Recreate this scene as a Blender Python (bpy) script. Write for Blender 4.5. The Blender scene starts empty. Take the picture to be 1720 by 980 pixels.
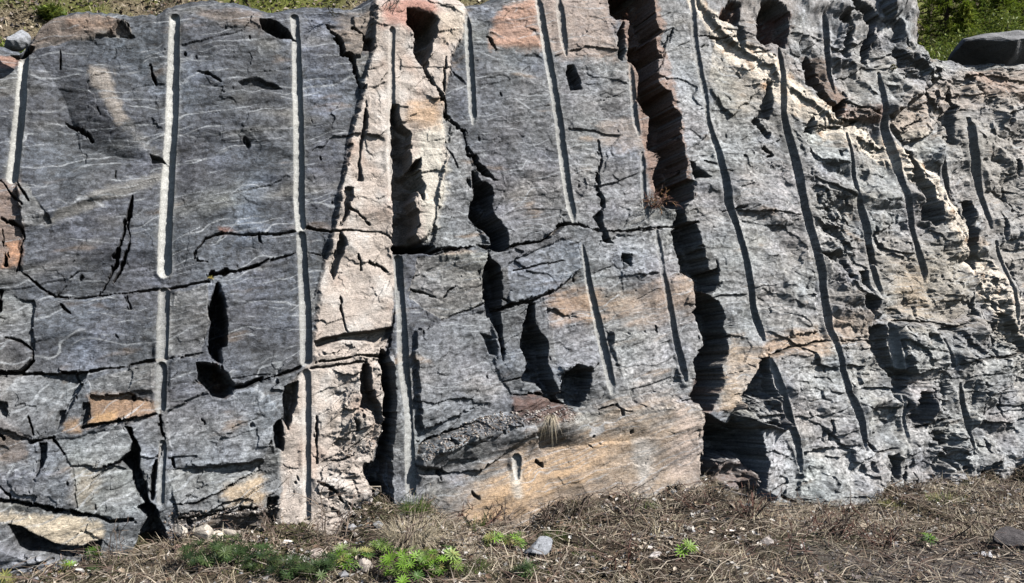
import bpy, math, random
import numpy as np
from mathutils import Vector
random.seed(7)
rng = np.random.default_rng(11)
scn = bpy.context.scene

# ------------------------------------------------------------------ camera
F = 1490.0                       # focal length in photo pixels
CAM_Z = 1.5
cam_d = bpy.data.cameras.new('camera')
cam_d.sensor_width = 36.0
cam_d.lens = F / 1720.0 * 36.0
cam_d.clip_start = 0.05
cam_d.clip_end = 2000
cam = bpy.data.objects.new('camera', cam_d)
scn.collection.objects.link(cam)
cam.location = (0, 0, CAM_Z)
cam.rotation_euler = (math.radians(90), 0, 0)
scn.camera = cam

# ------------------------------------------------------------------ sky, sun
SUN_AZ = 62.0                    # degrees right of the camera's back
SUN_EL = 42.0
sd = Vector((math.sin(math.radians(SUN_AZ)) * math.cos(math.radians(SUN_EL)),
             -math.cos(math.radians(SUN_AZ)) * math.cos(math.radians(SUN_EL)),
             math.sin(math.radians(SUN_EL))))
w = bpy.data.worlds.new("World")
scn.world = w
w.use_nodes = True
nt = w.node_tree
bg = nt.nodes['Background']
sky = nt.nodes.new('ShaderNodeTexSky')
sky.sky_type = 'NISHITA'
sky.sun_disc = False
sky.air_density = 1.0
sky.dust_density = 0.5
sky.sun_elevation = math.radians(SUN_EL)
sky.sun_rotation = math.atan2(sd.x, sd.y)
nt.links.new(sky.outputs[0], bg.inputs[0])
bg.inputs[1].default_value = 0.055
sun_d = bpy.data.lights.new('sun', 'SUN')
sun_d.energy = 5.0
sun_d.angle = math.radians(0.53)
sun_d.color = (1.0, 0.965, 0.92)
sun = bpy.data.objects.new('sun', sun_d)
scn.collection.objects.link(sun)
sun.rotation_euler = sd.to_track_quat('Z', 'Y').to_euler()
scn.view_settings.view_transform = 'Standard'
scn.view_settings.look = 'None'
scn.view_settings.gamma = 1.0
scn.view_settings.exposure = 0.60
scn.cycles.diffuse_bounces = 0
scn.cycles.max_bounces = 6

# ------------------------------------------------------------------ helpers
def tag(o, label=None, cat=None, group=None, kind=None):
    if label: o['label'] = label
    if cat: o['category'] = cat
    if group: o['group'] = group
    if kind: o['kind'] = kind
    return o

def empty(name, loc=(0, 0, 0)):
    o = bpy.data.objects.new(name, None)
    o.empty_display_size = 0.1
    scn.collection.objects.link(o)
    o.location = loc
    return o

def mesh_obj(name, verts, quads=None, tris=None, mat=None, parent=None, smooth=False, col=None, normals=None):
    """numpy verts / faces -> one mesh object"""
    me = bpy.data.meshes.new(name)
    verts = np.asarray(verts, dtype=np.float32).reshape(-1, 3)
    nq = 0 if quads is None else len(quads)
    nt_ = 0 if tris is None else len(tris)
    me.vertices.add(len(verts))
    me.vertices.foreach_set('co', verts.ravel())
    loops = []
    if nq: loops.append(np.asarray(quads, dtype=np.int32).ravel())
    if nt_: loops.append(np.asarray(tris, dtype=np.int32).ravel())
    loops = np.concatenate(loops)
    me.loops.add(len(loops))
    me.loops.foreach_set('vertex_index', loops)
    starts = np.concatenate([np.arange(nq) * 4, nq * 4 + np.arange(nt_) * 3]).astype(np.int32)
    me.polygons.add(nq + nt_)
    me.polygons.foreach_set('loop_start', starts)
    me.polygons.foreach_set('use_smooth', np.full(nq + nt_, smooth, dtype=bool))
    me.update(calc_edges=True)
    if col is not None:
        a = me.color_attributes.new('tint', 'FLOAT_COLOR', 'POINT')
        c = np.ones((len(verts), 4), dtype=np.float32)
        c[:, :3] = col
        a.data.foreach_set('color', c.ravel())
    if normals is not None:
        me.normals_split_custom_set_from_vertices(np.asarray(normals, dtype=np.float32).reshape(-1, 3))
    if mat: me.materials.append(mat)
    o = bpy.data.objects.new(name, me)
    scn.collection.objects.link(o)
    if parent: o.parent = parent
    return o

# gradient noise, vectorised
_perm = rng.permutation(4096).astype(np.int32)
_ga = rng.uniform(0, 2 * np.pi, 4096)
_gx = np.cos(_ga).astype(np.float32)
_gy = np.sin(_ga).astype(np.float32)
_rv = rng.uniform(0, 1, 4096).astype(np.float32)

def _h(ix, iy):
    return _perm[(ix + _perm[iy & 4095]) & 4095]

def noise(x, y, seed=0):
    x = np.asarray(x, np.float32) + np.float32(seed * 17.31)
    y = np.asarray(y, np.float32) + np.float32(seed * 9.77)
    ix = np.floor(x).astype(np.int32); iy = np.floor(y).astype(np.int32)
    fx = x - ix; fy = y - iy
    u = fx * fx * fx * (fx * (fx * 6 - 15) + 10)
    v = fy * fy * fy * (fy * (fy * 6 - 15) + 10)
    def g(i, j, dx, dy):
        k = _h(ix + i, iy + j)
        return _gx[k] * dx + _gy[k] * dy
    a = g(0, 0, fx, fy); b = g(1, 0, fx - 1, fy)
    c = g(0, 1, fx, fy - 1); d = g(1, 1, fx - 1, fy - 1)
    a += (b - a) * u
    c += (d - c) * u
    return (a + (c - a) * v) * 1.5

def fbm(x, y, octv=4, seed=0, gain=0.5, ridged=False):
    s = 0; amp = 1.0; tot = 0
    for o in range(octv):
        n = noise(x * 2 ** o, y * 2 ** o, seed + o * 3)
        if ridged: n = 1 - 2 * np.abs(n)
        s = s + n * amp
        tot += amp
        amp *= gain
    return s / tot

def facets(x, y, seed=0, tilt=0.6):
    """tilted random planes per Voronoi cell; returns height, edge distance, cell random"""
    x = np.asarray(x, np.float32) + np.float32(seed * 13.7)
    y = np.asarray(y, np.float32) + np.float32(seed * 5.3)
    ix = np.floor(x).astype(np.int32); iy = np.floor(y).astype(np.int32)
    d1 = np.full(x.shape, 9, np.float32); d2 = d1.copy(); h = np.zeros_like(d1); rr = np.zeros_like(d1)
    for i in (-1, 0, 1):
        for j in (-1, 0, 1):
            k = _h(ix + i, iy + j)
            cx = ix + i + _rv[k]; cy = iy + j + _rv[(k * 7 + 3) & 4095]
            dx = x - cx; dy = y - cy
            d = dx * dx + dy * dy
            hh = _gx[k] * dx * tilt + _gy[k] * dy * tilt + (_rv[(k * 5 + 1) & 4095] - 0.5) * tilt
            m = d < d1
            d2 = np.where(m, d1, np.minimum(d2, d))
            h = np.where(m, hh, h)
            rr = np.where(m, _rv[(k * 3 + 2) & 4095], rr)
            d1 = np.where(m, d, d1)
    return h, np.sqrt(d2) - np.sqrt(d1), rr

def tri(x, y, seed=0):
    """continuous surface of flat triangular planes with crisp creases, about -1..1"""
    x = np.asarray(x, np.float32) + np.float32(seed * 11.3)
    y = np.asarray(y, np.float32) + np.float32(seed * 7.9)
    x, y = x + .45 * noise(x * .7, y * .7, seed + 61), y + .45 * noise(x * .7, y * .7, seed + 67)
    u = x - y * .577; v = y * 1.155
    iu = np.floor(u).astype(np.int32); iv = np.floor(v).astype(np.int32)
    fu = u - iu; fv = v - iv
    r = lambda i, j: _rv[_h(iu + i, iv + j)]
    a = r(0, 0); b = r(1, 0); c_ = r(0, 1); d = r(1, 1)
    lo = fu + fv < 1
    z = np.where(lo, a + (b - a) * fu + (c_ - a) * fv, d + (c_ - d) * (1 - fu) + (b - d) * (1 - fv))
    return (z - .5) * 2

def sstep(a, b, x):
    t = np.clip((x - a) / (b - a), 0, 1)
    return t * t * (3 - 2 * t)

def poly_sdf(px, py, poly):
    """signed distance in px, positive inside"""
    P = np.asarray(poly, np.float32)
    d = np.full(px.shape, 1e9, np.float32)
    inside = np.zeros(px.shape, bool)
    n = len(P)
    for i in range(n):
        x0, y0 = P[i]; x1, y1 = P[(i + 1) % n]
        ex, ey = x1 - x0, y1 - y0
        wx, wy = px - x0, py - y0
        t = np.clip((wx * ex + wy * ey) / (ex * ex + ey * ey + 1e-9), 0, 1)
        d = np.minimum(d, (wx - ex * t) ** 2 + (wy - ey * t) ** 2)
        c = (y0 > py) != (y1 > py)
        if ey != 0:
            inside ^= c & (px < x0 + ex * (py - y0) / ey)
    d = np.sqrt(d)
    return np.where(inside, d, -d)

def line_dist(px, py, pts):
    """distance to polyline and interpolated width (third value of each point)"""
    d = np.full(px.shape, 1e18, np.float32)
    ww = np.zeros(px.shape, np.float32)
    for a, b in zip(pts[:-1], pts[1:]):
        ex, ey = b[0] - a[0], b[1] - a[1]
        wx, wy = px - a[0], py - a[1]
        t = np.clip((wx * ex + wy * ey) / (ex * ex + ey * ey + 1e-9), 0, 1)
        q = (wx - ex * t) ** 2 + (wy - ey * t) ** 2
        m = q < d
        d = np.where(m, q, d)
        ww = np.where(m, a[2] + (b[2] - a[2]) * t, ww)
    return np.sqrt(d), ww

# ------------------------------------------------------------------ traced layout of the cliff (photo pixels)
GROOVES = [  # points (x, y, width), pale dust amount, label
 ([(38,92,17),(33,180,20),(20,297,21)], .95, 'groove with white dust at the left edge of the cliff'),
 ([(293,28,17),(290,150,20),(288,215,20),(282,300,21),(277,400,22),(276,455,23)], 1.0, 'long white dusted groove with rounded foot on upper left block'),
 ([(276,494,19),(273,560,20),(272,604,19)], .45, 'grey groove crossing the middle left block'),
 ([(271,618,18),(269,685,18)], .35, 'short grey groove above the brown slab'),
 ([(273,745,12),(272,780,12),(269,840,12)], .35, 'lowest grey groove beside the black cleft'),
 ([(495,22,14),(498,90,14),(501,200,17),(503,340,17),(505,382,16)], .8, 'straight white groove left of the pink vein'),
 ([(506,396,15),(511,500,18),(512,560,19),(512,606,19)], .6, 'pale groove just below the long crack'),
 ([(512,628,14),(513,700,14),(514,780,13),(514,870,12)], .3, 'pinkish groove cutting the foot of the pink vein'),
 ([(655,56,10),(655,160,11),(654,250,12),(656,330,12)], .3, 'groove running down the pink vein'),
 ([(668,436,14),(671,530,15),(674,632,19),(679,700,17),(682,826,16)], .5, 'groove on the grey sliver right of the pink vein foot'),
 ([(784,24,12),(789,110,12),(795,206,12)], .65, 'short pale groove near the top middle'),
 ([(903,-10,12),(923,100,13),(938,200,14),(950,290,14),(961,372,13)], .6, 'long leaning groove over the tan patch'),
 ([(939,-8,13),(946,60,12),(952,92,8)], .45, 'short groove in the tan patch'),
 ([(974,415,8),(985,476,11),(1002,545,14),(1011,598,15),(1019,660,13)], .45, 'leaning groove through the orange streak'),
 ([(1056,112,9),(1060,150,10),(1067,200,10),(1072,228,10)], .35, 'short groove left of the big black cleft'),
 ([(1078,258,10),(1083,340,10),(1089,372,9)], .35, 'short groove below the pinkish patch'),
 ([(1100,385,10),(1107,459,11),(1124,528,11),(1134,580,11),(1146,641,11)], .25, 'leaning groove left of the lower black cleft'),
 ([(1156,-8,10),(1171,100,12),(1187,200,12),(1201,240,12),(1215,300,13),(1222,340,13),(1240,389,14),(1258,459,14),(1272,528,13),(1283,571,12)], .3, 'longest dark groove right of the big black cleft'),
 ([(1291,602,9),(1300,640,13),(1320,709,14),(1330,748,12),(1335,792,7)], .4, 'dark groove beside the sunken triangle'),
 ([(1300,86,9),(1309,139,10),(1315,191,11),(1330,243,13),(1343,312,14),(1361,389,14),(1378,459,13),(1393,528,14),(1401,570,12),(1410,615,13),(1418,657,13),(1434,709,13),(1443,756,12)], .2, 'dark groove reaching from the cream vein to the cliff foot'),
 ([(1419,226,9),(1430,278,10),(1439,337,10),(1445,355,11),(1463,424,13),(1478,495,12)], .15, 'dark groove ending at the small black holes'),
 ([(1491,545,14),(1498,590,15),(1507,632,14),(1513,690,9),(1518,745,7)], .4, 'stubby groove in the lower right block'),
 ([(1469,126,9),(1477,173,10),(1486,208,12),(1500,260,12),(1511,312,10),(1533,389,10),(1552,459,12),(1553,474,9)], .15, 'thin dark groove under the round top boulder'),
 ([(1374,30,11),(1382,69,12),(1393,121,12),(1401,157,11)], .15, 'dark groove in the round top boulder'),
 ([(1585,258,10),(1595,300,12),(1602,345,10)], .1, 'short dark groove in the tan rock'),
 ([(1626,200,13),(1632,243,13),(1643,278,13),(1655,330,11),(1671,383,10)], .1, 'dark groove down the right tan rock'),
 ([(1680,405,9),(1697,476,9),(1712,545,8)], .1, 'thin groove near the right edge'),
 ([(1576,572,8),(1587,615,9)], .1, 'small groove in the dark lower right ledge'),
 ([(1603,645,10),(1618,709,13),(1632,762,13)], .1, 'dark groove at the lower right foot'),
 ([(1648,526,8),(1657,570,10),(1665,606,7)], .2, 'faint groove above the lower right ledge'),
 ([(857,768,15),(857,780,14),(857,800,8)], .8, 'small round drill hole in the orange block'),
 ([(1790,120,14),(1830,320,14),(1880,560,14)], .2, None),
 ([(-190,60,18),(-214,300,20),(-226,560,20)], .7, None),
]

PITS = [  # (polygon, depth or None, name or None)
 ([(1020,-40),(1024,25),(1034,35),(1054,35),(1053,107),(1065,114),(1072,139),(1068,167),(1089,198),(1087,250),(1106,258),(1100,298),(1110,330),(1118,348),(1150,350),(1163,335),(1163,306),(1149,300),(1148,270),(1138,226),(1138,198),(1127,184),(1124,157),(1110,153),(1103,139),(1101,104),(1111,99),(1096,66),(1108,58),(1096,40),(1096,20),(1092,-40)], .42, 'big'),
 ([(1034,60),(1041,38),(1045,70),(1043,104),(1036,98)], .1, None),
 ([(1125,388),(1134,378),(1134,351),(1150,351),(1152,375),(1167,376),(1176,407),(1188,438),(1190,459),(1203,453),(1203,486),(1193,499),(1162,480),(1158,469),(1138,460),(1136,441),(1127,417)], .36, 'cleft below the long crack'),
 ([(1162,482),(1193,504),(1207,509),(1217,528),(1219,545),(1226,570),(1224,590),(1210,618),(1203,646),(1180,690),(1167,690),(1155,668),(1165,645),(1160,611),(1169,590),(1181,575),(1174,545),(1162,528),(1167,518),(1160,490)], .36, 'wide lower cleft'),
 ([(1169,695),(1190,706),(1207,714),(1224,709),(1252,723),(1262,741),(1271,779),(1269,813),(1259,836),(1235,832),(1207,822),(1158,802),(1167,768),(1170,744)], .40, 'hollow at the cliff foot'),
 ([(1219,690),(1250,648),(1270,612),(1290,597),(1297,640),(1305,700),(1300,715),(1252,712)], .26, 'sunken triangle'),
 ([(886,511),(896,511),(893,542),(905,559),(916,577),(916,615),(924,635),(936,665),(950,684),(925,680),(905,655),(898,641),(873,638),(881,611),(872,577),(874,560)], .26, 'narrow cleft in the middle block'),
 ([(938,630),(960,612),(985,625),(982,655),(970,685),(950,684),(936,665)], .17, None),
 ([(794,290),(803,300),(820,310),(827,318),(827,340),(829,355),(850,386),(851,400),(847,420),(822,420),(822,398),(801,386),(789,362),(797,330),(797,308)], .30, 'cleft above the long crack'),
 ([(815,424),(836,452),(838,493),(836,528),(843,580),(843,608),(834,563),(815,525),(806,487),(808,459)], .20, None),
 ([(806,563),(826,570),(832,598),(822,598)], .08, None),
 ([(685,17),(728,35),(730,59),(725,69),(718,104),(713,125),(694,87),(692,62),(680,45)], .26, 'wedge in the pink vein top'),
 ([(657,177),(666,180),(673,208),(688,226),(690,243),(685,257),(687,288),(694,274),(701,267),(702,298),(711,319),(707,340),(697,325),(689,341),(699,358),(699,382),(694,393),(699,407),(725,424),(673,430),(657,410),(657,320)], .22, 'hollow in the pink vein'),
 ([(660,405),(690,410),(725,419),(725,429),(690,430),(662,428)], .3, None),
 ([(363,480),(366,493),(375,507),(380,542),(378,584),(370,590),(368,610),(354,604),(350,594),(352,542),(349,528),(354,500)], .22, 'upright cleft in the left blocks'),
 ([(328,612),(364,615),(376,629),(392,650),(440,636),(440,641),(392,656),(380,666),(357,666),(331,640)], .24, 'square hollow in the left blocks'),
 ([(212,715),(220,715),(229,737),(236,755),(234,789),(246,813),(250,838),(260,845),(265,866),(274,880),(288,918),(288,950),(257,955),(226,955),(222,925),(236,890),(248,866),(232,848),(243,838),(226,820),(222,796),(203,777),(219,758),(224,737)], .26, 'cleft reaching the ground'),
 ([(17,876),(38,880),(69,897),(104,914),(139,916),(170,907),(167,930),(121,935),(97,930),(49,921),(31,907)], .2, 'gap under the cream slab'),
 ([(0,672),(15,675),(19,690),(15,698),(0,695)], .1, None),
 ([(101,692),(113,690),(111,706),(97,723),(97,700)], .08, None),
 ([(141,675),(153,675),(153,703),(139,718)], .1, None),
 ([(70,745),(82,745),(81,768),(61,800),(66,775)], .08, None),
 ([(475,654),(496,640),(496,675),(482,720),(475,702)], .16, None),
 ([(454,716),(472,702),(475,758),(461,751)], .12, None),
 ([(449,838),(465,838),(461,907),(430,905),(442,862)], .14, None),
 ([(603,615),(614,615),(621,660),(621,665),(635,685),(635,713),(624,709),(621,692),(604,685),(600,640)], .16, None),
 ([(637,590),(650,600),(655,640),(653,692),(652,723),(650,779),(645,803),(649,831),(655,845),(631,850),(624,834),(617,810),(609,796),(610,779),(631,779),(635,744),(642,720),(638,699),(640,660),(632,610)], .24, 'cleft at the foot of the pink vein'),
 ([(687,772),(704,782),(728,789),(749,798),(715,803),(694,793)], .14, None),
 ([(524,577),(569,566),(617,559),(655,549),(650,570),(631,587),(617,578),(576,574),(531,588)], .11, None),
 ([(569,389),(579,410),(569,441),(558,473),(553,455),(562,417)], .12, None),
 ([(579,320),(593,320),(586,351),(569,382),(576,348)], .1, None),
 ([(610,177),(614,208),(603,264),(609,305),(600,305),(603,243)], .1, None),
 ([(610,60),(626,66),(624,87),(610,83)], .12, None),
 ([(438,31),(461,32),(486,59),(502,68),(468,67),(447,54),(438,46)], .16, 'small hollow under the top edge'),
 ([(40,30),(46,60),(56,68),(46,88),(34,86),(14,74),(30,62)], .16, None),
 ([(204,30),(215,45),(226,66),(208,66),(174,62),(190,52)], .07, None),
 ([(400,139),(430,133),(462,143),(474,151),(440,151),(410,147)], .05, None),
 ([(253,255),(271,267),(285,277),(257,274)], .09, None),
 ([(995,365),(1010,350),(1016,400),(1026,410),(1008,408),(1008,380)], .12, None),
 ([(1040,428),(1054,428),(1054,448),(1040,441)], .1, None),
 ([(954,108),(964,106),(976,128),(980,146),(961,146),(954,128)], .16, 'small round hole near the top middle'),
 ([(1273,10),(1297,14),(1311,31),(1313,82),(1301,83),(1290,75),(1280,85),(1264,62)], .2, 'square hollow above the cream vein'),
 ([(1219,3),(1242,10),(1236,49),(1202,38)], .14, 'brown hollow above the cream vein'),
 ([(1235,47),(1247,52),(1247,83),(1238,70)], .08, None),
 ([(1285,142),(1294,146),(1294,194),(1276,198)], .12, None),
 ([(1264,205),(1275,198),(1295,222),(1290,236),(1283,232)], .1, None),
 ([(1155,271),(1172,285),(1191,295),(1165,300)], .1, None),
 ([(1356,94),(1363,101),(1374,121),(1377,142),(1384,167),(1398,180),(1419,173),(1405,201),(1384,184),(1349,139),(1351,111)], .24, 'cleft in the round top boulder'),
 ([(1400,31),(1419,28),(1426,45),(1422,104),(1408,90),(1414,52),(1400,38)], .14, None),
 ([(1419,-20),(1443,3),(1460,17),(1464,42),(1457,87),(1450,111),(1443,104),(1452,52),(1433,28),(1412,-20)], .22, 'curved cleft beside the round top boulder'),
 ([(1488,45),(1502,45),(1497,76),(1490,80)], .08, None),
 ([(1491,83),(1523,104),(1548,115),(1541,129),(1505,115)], .06, None),
 ([(1349,222),(1367,198),(1367,226)], .1, None),
 ([(1582,208),(1594,187),(1610,173),(1611,194),(1604,222),(1606,239),(1594,208)], .14, 'cleft in the right tan rock'),
 ([(1618,167),(1623,121),(1641,121),(1637,139),(1622,163)], .07, None),
 ([(1682,201),(1720,180),(1760,175),(1760,184),(1720,187),(1693,196),(1689,215)], .1, None),
 ([(1519,243),(1540,270),(1558,302),(1568,340),(1573,375),(1565,382),(1545,372),(1540,350),(1543,340),(1523,278)], .22, 'cleft under the cream vein'),
 ([(1615,341),(1634,337),(1641,355),(1637,382),(1644,407),(1648,421),(1653,441),(1650,459),(1632,434),(1627,389),(1613,365)], .2, 'ragged cleft near the right edge'),
 ([(1374,428),(1422,428),(1424,452),(1433,473),(1412,448),(1398,441)], .1, None),
 ([(1438,455),(1457,454),(1462,473),(1460,492),(1440,476)], .15, None),
 ([(1436,487),(1460,497),(1470,504),(1470,533),(1453,514),(1440,497)], .13, None),
 ([(1464,552),(1474,546),(1485,549),(1488,577),(1502,615),(1525,629),(1519,660),(1492,660),(1492,636),(1474,615),(1464,587)], .18, 'cleft in the lower right block'),
 ([(1634,490),(1643,521),(1643,535),(1624,535)], .12, None),
 ([(1672,525),(1696,528),(1720,563),(1740,600),(1730,615),(1696,570)], .14, None),
 ([(1490,640),(1502,640),(1505,678),(1492,661)], .1, None),
 ([(1530,671),(1544,661),(1561,664),(1559,709),(1540,720),(1526,692)], .2, 'dark hollow at the lower right'),
 ([(1561,655),(1571,661),(1568,685)], .1, None),
 ([(1563,723),(1582,730),(1589,748),(1578,756),(1561,748)], .12, None),
 ([(1568,758),(1603,779),(1606,793),(1582,779),(1578,806),(1565,806),(1561,779)], .1, None),
 ([(1478,765),(1490,758),(1497,779),(1497,806),(1481,786)], .1, None),
 ([(1641,782),(1662,772),(1669,779),(1665,813),(1651,810),(1641,803)], .12, None),
]

CRACKS = [  # points (x, y, width)
 [(375,392,2.5),(430,395,2.5),(475,392,3),(517,384,5),(562,389,3),(600,388,2),(640,392,2),(662,405,6)],
 [(662,418,14),(725,424,10),(760,422,7),(800,412,7),(822,418,9),(847,418,8),(870,412,7),(905,408,6),(930,392,6),(940,379,8),(962,379,8),(990,386,8),(1020,391,8),(1060,388,5),(1100,384,7),(1150,379,6),(1172,373,4)],
 [(375,392,4),(360,396,3),(343,402,2),(330,420,2.5),(330,438,3),(348,441,2)],
 [(31,455,4),(66,482,6),(94,500,4),(130,500,2.5),(170,497,2.5),(250,489,3),(284,487,5),(320,478,3),(352,475,4)],
 [(354,462,13),(380,459,10),(410,452,9),(440,443,5),(465,433,4),(500,424,3),(540,430,2)],
 [(0,627,8),(38,628,7),(55,608,5),(57,590,4),(35,573,4),(10,568,3)],
 [(38,629,4),(94,628,4),(150,626,4),(208,617,4),(257,608,5),(288,603,4),(340,595,2)],
 [(440,639,9),(470,630,7),(500,619,5),(520,606,4)],
 [(222,330,5),(215,358,7),(205,400,5),(197,440,14),(185,466,6),(167,497,3)],
 [(217,360,4),(216,420,5),(203,455,8),(190,478,3)],
 [(0,366,4),(20,374,8),(38,384,5),(40,402,3),(32,430,3),(31,455,4)],
 [(0,302,2.5),(22,328,4),(38,345,3)],[(24,303,4),(49,338,4)],
 [(5,385,3),(7,412,3)],[(10,425,6),(12,445,8)],[(3,493,8),(2,525,8)],
 [(103,86,3),(101,114,3)],[(253,112,4),(258,132,7),(261,141,3)],[(108,201,2),(135,212,6),(153,231,5)],[(330,121,2),(350,127,5),(371,140,4)],
 [(195,283,3),(193,296,4)],[(164,180,3),(167,192,3)],
 [(212,500,3),(218,520,3)],[(103,512,4),(118,528,3)],
 [(550,38,3),(569,62,8),(577,92,8),(590,95,10),(597,118,9),(609,149,3)],[(591,43,4),(612,60,5)],
 [(713,125,6),(730,158,6),(744,180,8),(749,194,6),(777,222,9),(787,253,13),(812,290,13),(834,304,3)],
 [(747,100,3),(742,160,5),(746,185,5)],[(750,250,2),(768,283,2)],
 [(819,59,4),(826,68,7),(834,83,4)],
 [(1007,235,4),(1011,267,6),(1002,302,7),(1011,340,6),(1012,350,5)],
 [(835,520,12),(860,512,7),(890,506,4),(925,494,3)],[(835,500,3),(850,508,3)],
 [(268,690,4),(270,725,6),(277,735,4),(266,770,8),(258,800,8),(256,835,7)],
 [(139,717,5),(200,707,5),(240,700,4),(262,694,4)],[(57,742,5),(97,733,4)],[(94,737,4),(112,763,4)],[(176,781,3),(203,777,6)],
 [(50,700,3),(60,730,4)],[(-4,722,3),(8,737,5)],
 [(0,840,6),(22,838,6),(69,846,9),(110,853,12),(142,861,6),(190,875,4),(225,868,6)],[(0,955,3),(50,945,3),(94,935,5)],
 [(0,815,2),(22,828,4),(24,842,4)],
 [(300,868,3),(360,862,3),(427,848,5)],[(290,845,3),(330,843,3),(400,805,3),(440,790,2)],[(340,705,2),(345,712,3)],
 [(290,770,4),(292,784,5)],[(330,640,2),(345,648,2)],
 [(530,610,4),(600,598,3),(640,600,5)],[(520,622,3),(560,614,3),(610,608,4)],
 [(585,350,3),(620,378,5)],[(620,440,3),(648,458,4)],[(600,430,4),(605,455,3)],[(568,500,3),(580,560,2)],
 [(530,808,4),(560,824,6),(575,845,3)],[(560,775,3),(592,765,4)],[(528,700,4),(534,780,3)],[(585,845,3),(600,860,4)],
 [(696,760,4),(716,738,6),(760,722,5),(800,708,4)],[(748,737,7),(752,744,5)],
 [(860,664,3),(900,662,5),(955,680,7)],[(996,690,4),(1022,682,4)],[(1028,680,5),(1030,694,4)],
 [(846,640,3),(878,632,3)],[(940,440,2),(860,455,2)],[(693,486,3),(730,500,2)],[(745,500,2),(760,482,2)],
 [(738,540,2),(815,508,2)],
 [(1100,128,2),(1130,50,2)],[(1158,60,2),(1210,64,3),(1240,62,2)],[(1183,270,4),(1225,290,2)],
 [(1170,590,3),(1230,565,3)],[(1204,456,3),(1200,440,3)],
 [(1250,348,3),(1215,356,2)],[(1285,355,2),(1345,360,2)],[(1284,250,5),(1300,260,5),(1290,264,3)],
 [(1291,597,4),(1330,585,4),(1375,575,3),(1400,574,3),(1465,573,3)],
 [(1495,540,4),(1540,541,3),(1600,549,3),(1625,540,3)],
 [(1599,612,5),(1640,603,7),(1696,598,5),(1730,585,3)],[(1540,722,5),(1560,712,4),(1589,702,3)],
 [(1453,761,4),(1475,757,4),(1492,753,3)],[(1447,740,4),(1456,760,8)],[(1388,706,3),(1392,737,6)],[(1512,786,7),(1506,812,7)],
 [(1512,660,3),(1520,683,7)],[(1558,156,7),(1564,178,8),(1568,198,4)],[(1598,148,6),(1604,168,8),(1612,182,8)],
 [(1599,300,5),(1606,340,7),(1608,372,4)],[(1560,110,3),(1572,128,6)],[(1570,60,3),(1574,95,4)],
 [(1640,645,3),(1645,700,3)],[(1670,660,3),(1678,700,3)],[(1712,668,5),(1712,690,6)],[(1652,740,3),(1654,760,6)],
 [(1346,212,2),(1420,215,3),(1440,205,5),(1405,200,6)],[(1418,173,3),(1460,190,3),(1500,200,4)],
 [(1280,820,4),(1310,810,3)],[(1300,830,3),(1330,850,8)],[(1545,200,3),(1520,215,5)],
 [(1700,330,5),(1712,352,6)],[(1708,270,5),(1716,296,5)],[(1600,690,3),(1615,640,2)],
 [(1730,60,4),(1760,400,6),(1800,800,6)],[(-60,0,5),(-90,400,7),(-70,900,6)],
]

BLOCKS = [  # polygon, offset (m), tilt-x, tilt-y, label
 ([(-600,-400),(38,-400),(45,85),(25,305),(38,380),(31,458),(-600,500)], -.03, 'narrow brownish block at the left edge'),
 ([(38,-400),(640,-400),(632,60),(608,150),(570,330),(556,390),(517,384),(430,395),(375,392),(343,402),(328,430),(350,441),(352,475),(280,488),(170,497),(94,502),(31,458),(38,380),(25,305),(45,85)], 0.0, 'large dark grey block with wavy bands at the upper left'),
 ([(352,475),(350,441),(328,430),(343,402),(375,392),(430,395),(517,384),(556,390),(545,440),(500,424),(440,443)], -.012, 'thin slab between two long cracks'),
 ([(352,478),(440,443),(500,424),(548,432),(538,470),(525,560),(520,606),(500,619),(440,640),(392,652),(364,612),(352,604)], .03, 'speckled grey block left of the pink vein'),
 ([(-600,500),(31,458),(94,502),(170,497),(280,488),(352,475),(352,604),(288,603),(208,617),(38,628),(-600,640)], .03, 'grey block in the middle left'),
 ([(-600,640),(38,628),(208,617),(288,603),(364,612),(392,655),(500,619),(480,650),(470,760),(465,1200),(-600,1200)], .07, 'layered grey rock at the lower left'),
 ([(660,-400),(1025,-400),(1053,107),(1089,198),(1110,350),(1150,379),(1060,388),(990,386),(940,379),(905,408),(847,418),(800,412),(725,424),(700,410),(715,400),(740,340),(748,260),(745,170),(757,110),(780,25),(720,5)], 0.0, 'light grey block at the upper middle'),
 ([(680,430),(725,424),(800,412),(847,418),(905,408),(940,379),(990,386),(1060,388),(1150,379),(1165,500),(1180,580),(1160,640),(1160,680),(955,690),(870,698),(700,755),(655,600)], .045, 'cracked grey block at the centre'),
 ([(655,600),(700,755),(760,722),(800,708),(870,698),(955,690),(1160,670),(1170,760),(1160,1200),(655,1200)], .12, 'orange stained block at the cliff foot'),
 ([(1096,-400),(1150,-400),(1160,0),(1200,50),(1300,135),(1400,210),(1500,250),(1560,300),(1600,385),(1640,440),(1640,540),(1495,545),(1465,573),(1290,595),(1200,640),(1180,580),(1165,500),(1150,379),(1110,350),(1100,100)], .02, 'wide grey block right of the big black cleft'),
 ([(1160,680),(1200,640),(1290,595),(1465,573),(1495,545),(1640,540),(1700,600),(2300,600),(2300,1200),(1165,1200)], .07, 'pale grey lower right block'),
 ([(1150,-400),(1572,-400),(1575,130),(1490,200),(1400,205),(1300,130),(1200,45),(1160,0)], .06, 'rounded grey boulder top above the cream vein'),
 ([(1400,205),(1490,200),(1575,130),(1575,-400),(2300,-400),(2300,600),(1700,600),(1640,540),(1640,440),(1600,385),(1560,300),(1500,250)], -.02, 'broken tan rock at the upper right'),
]
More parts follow.
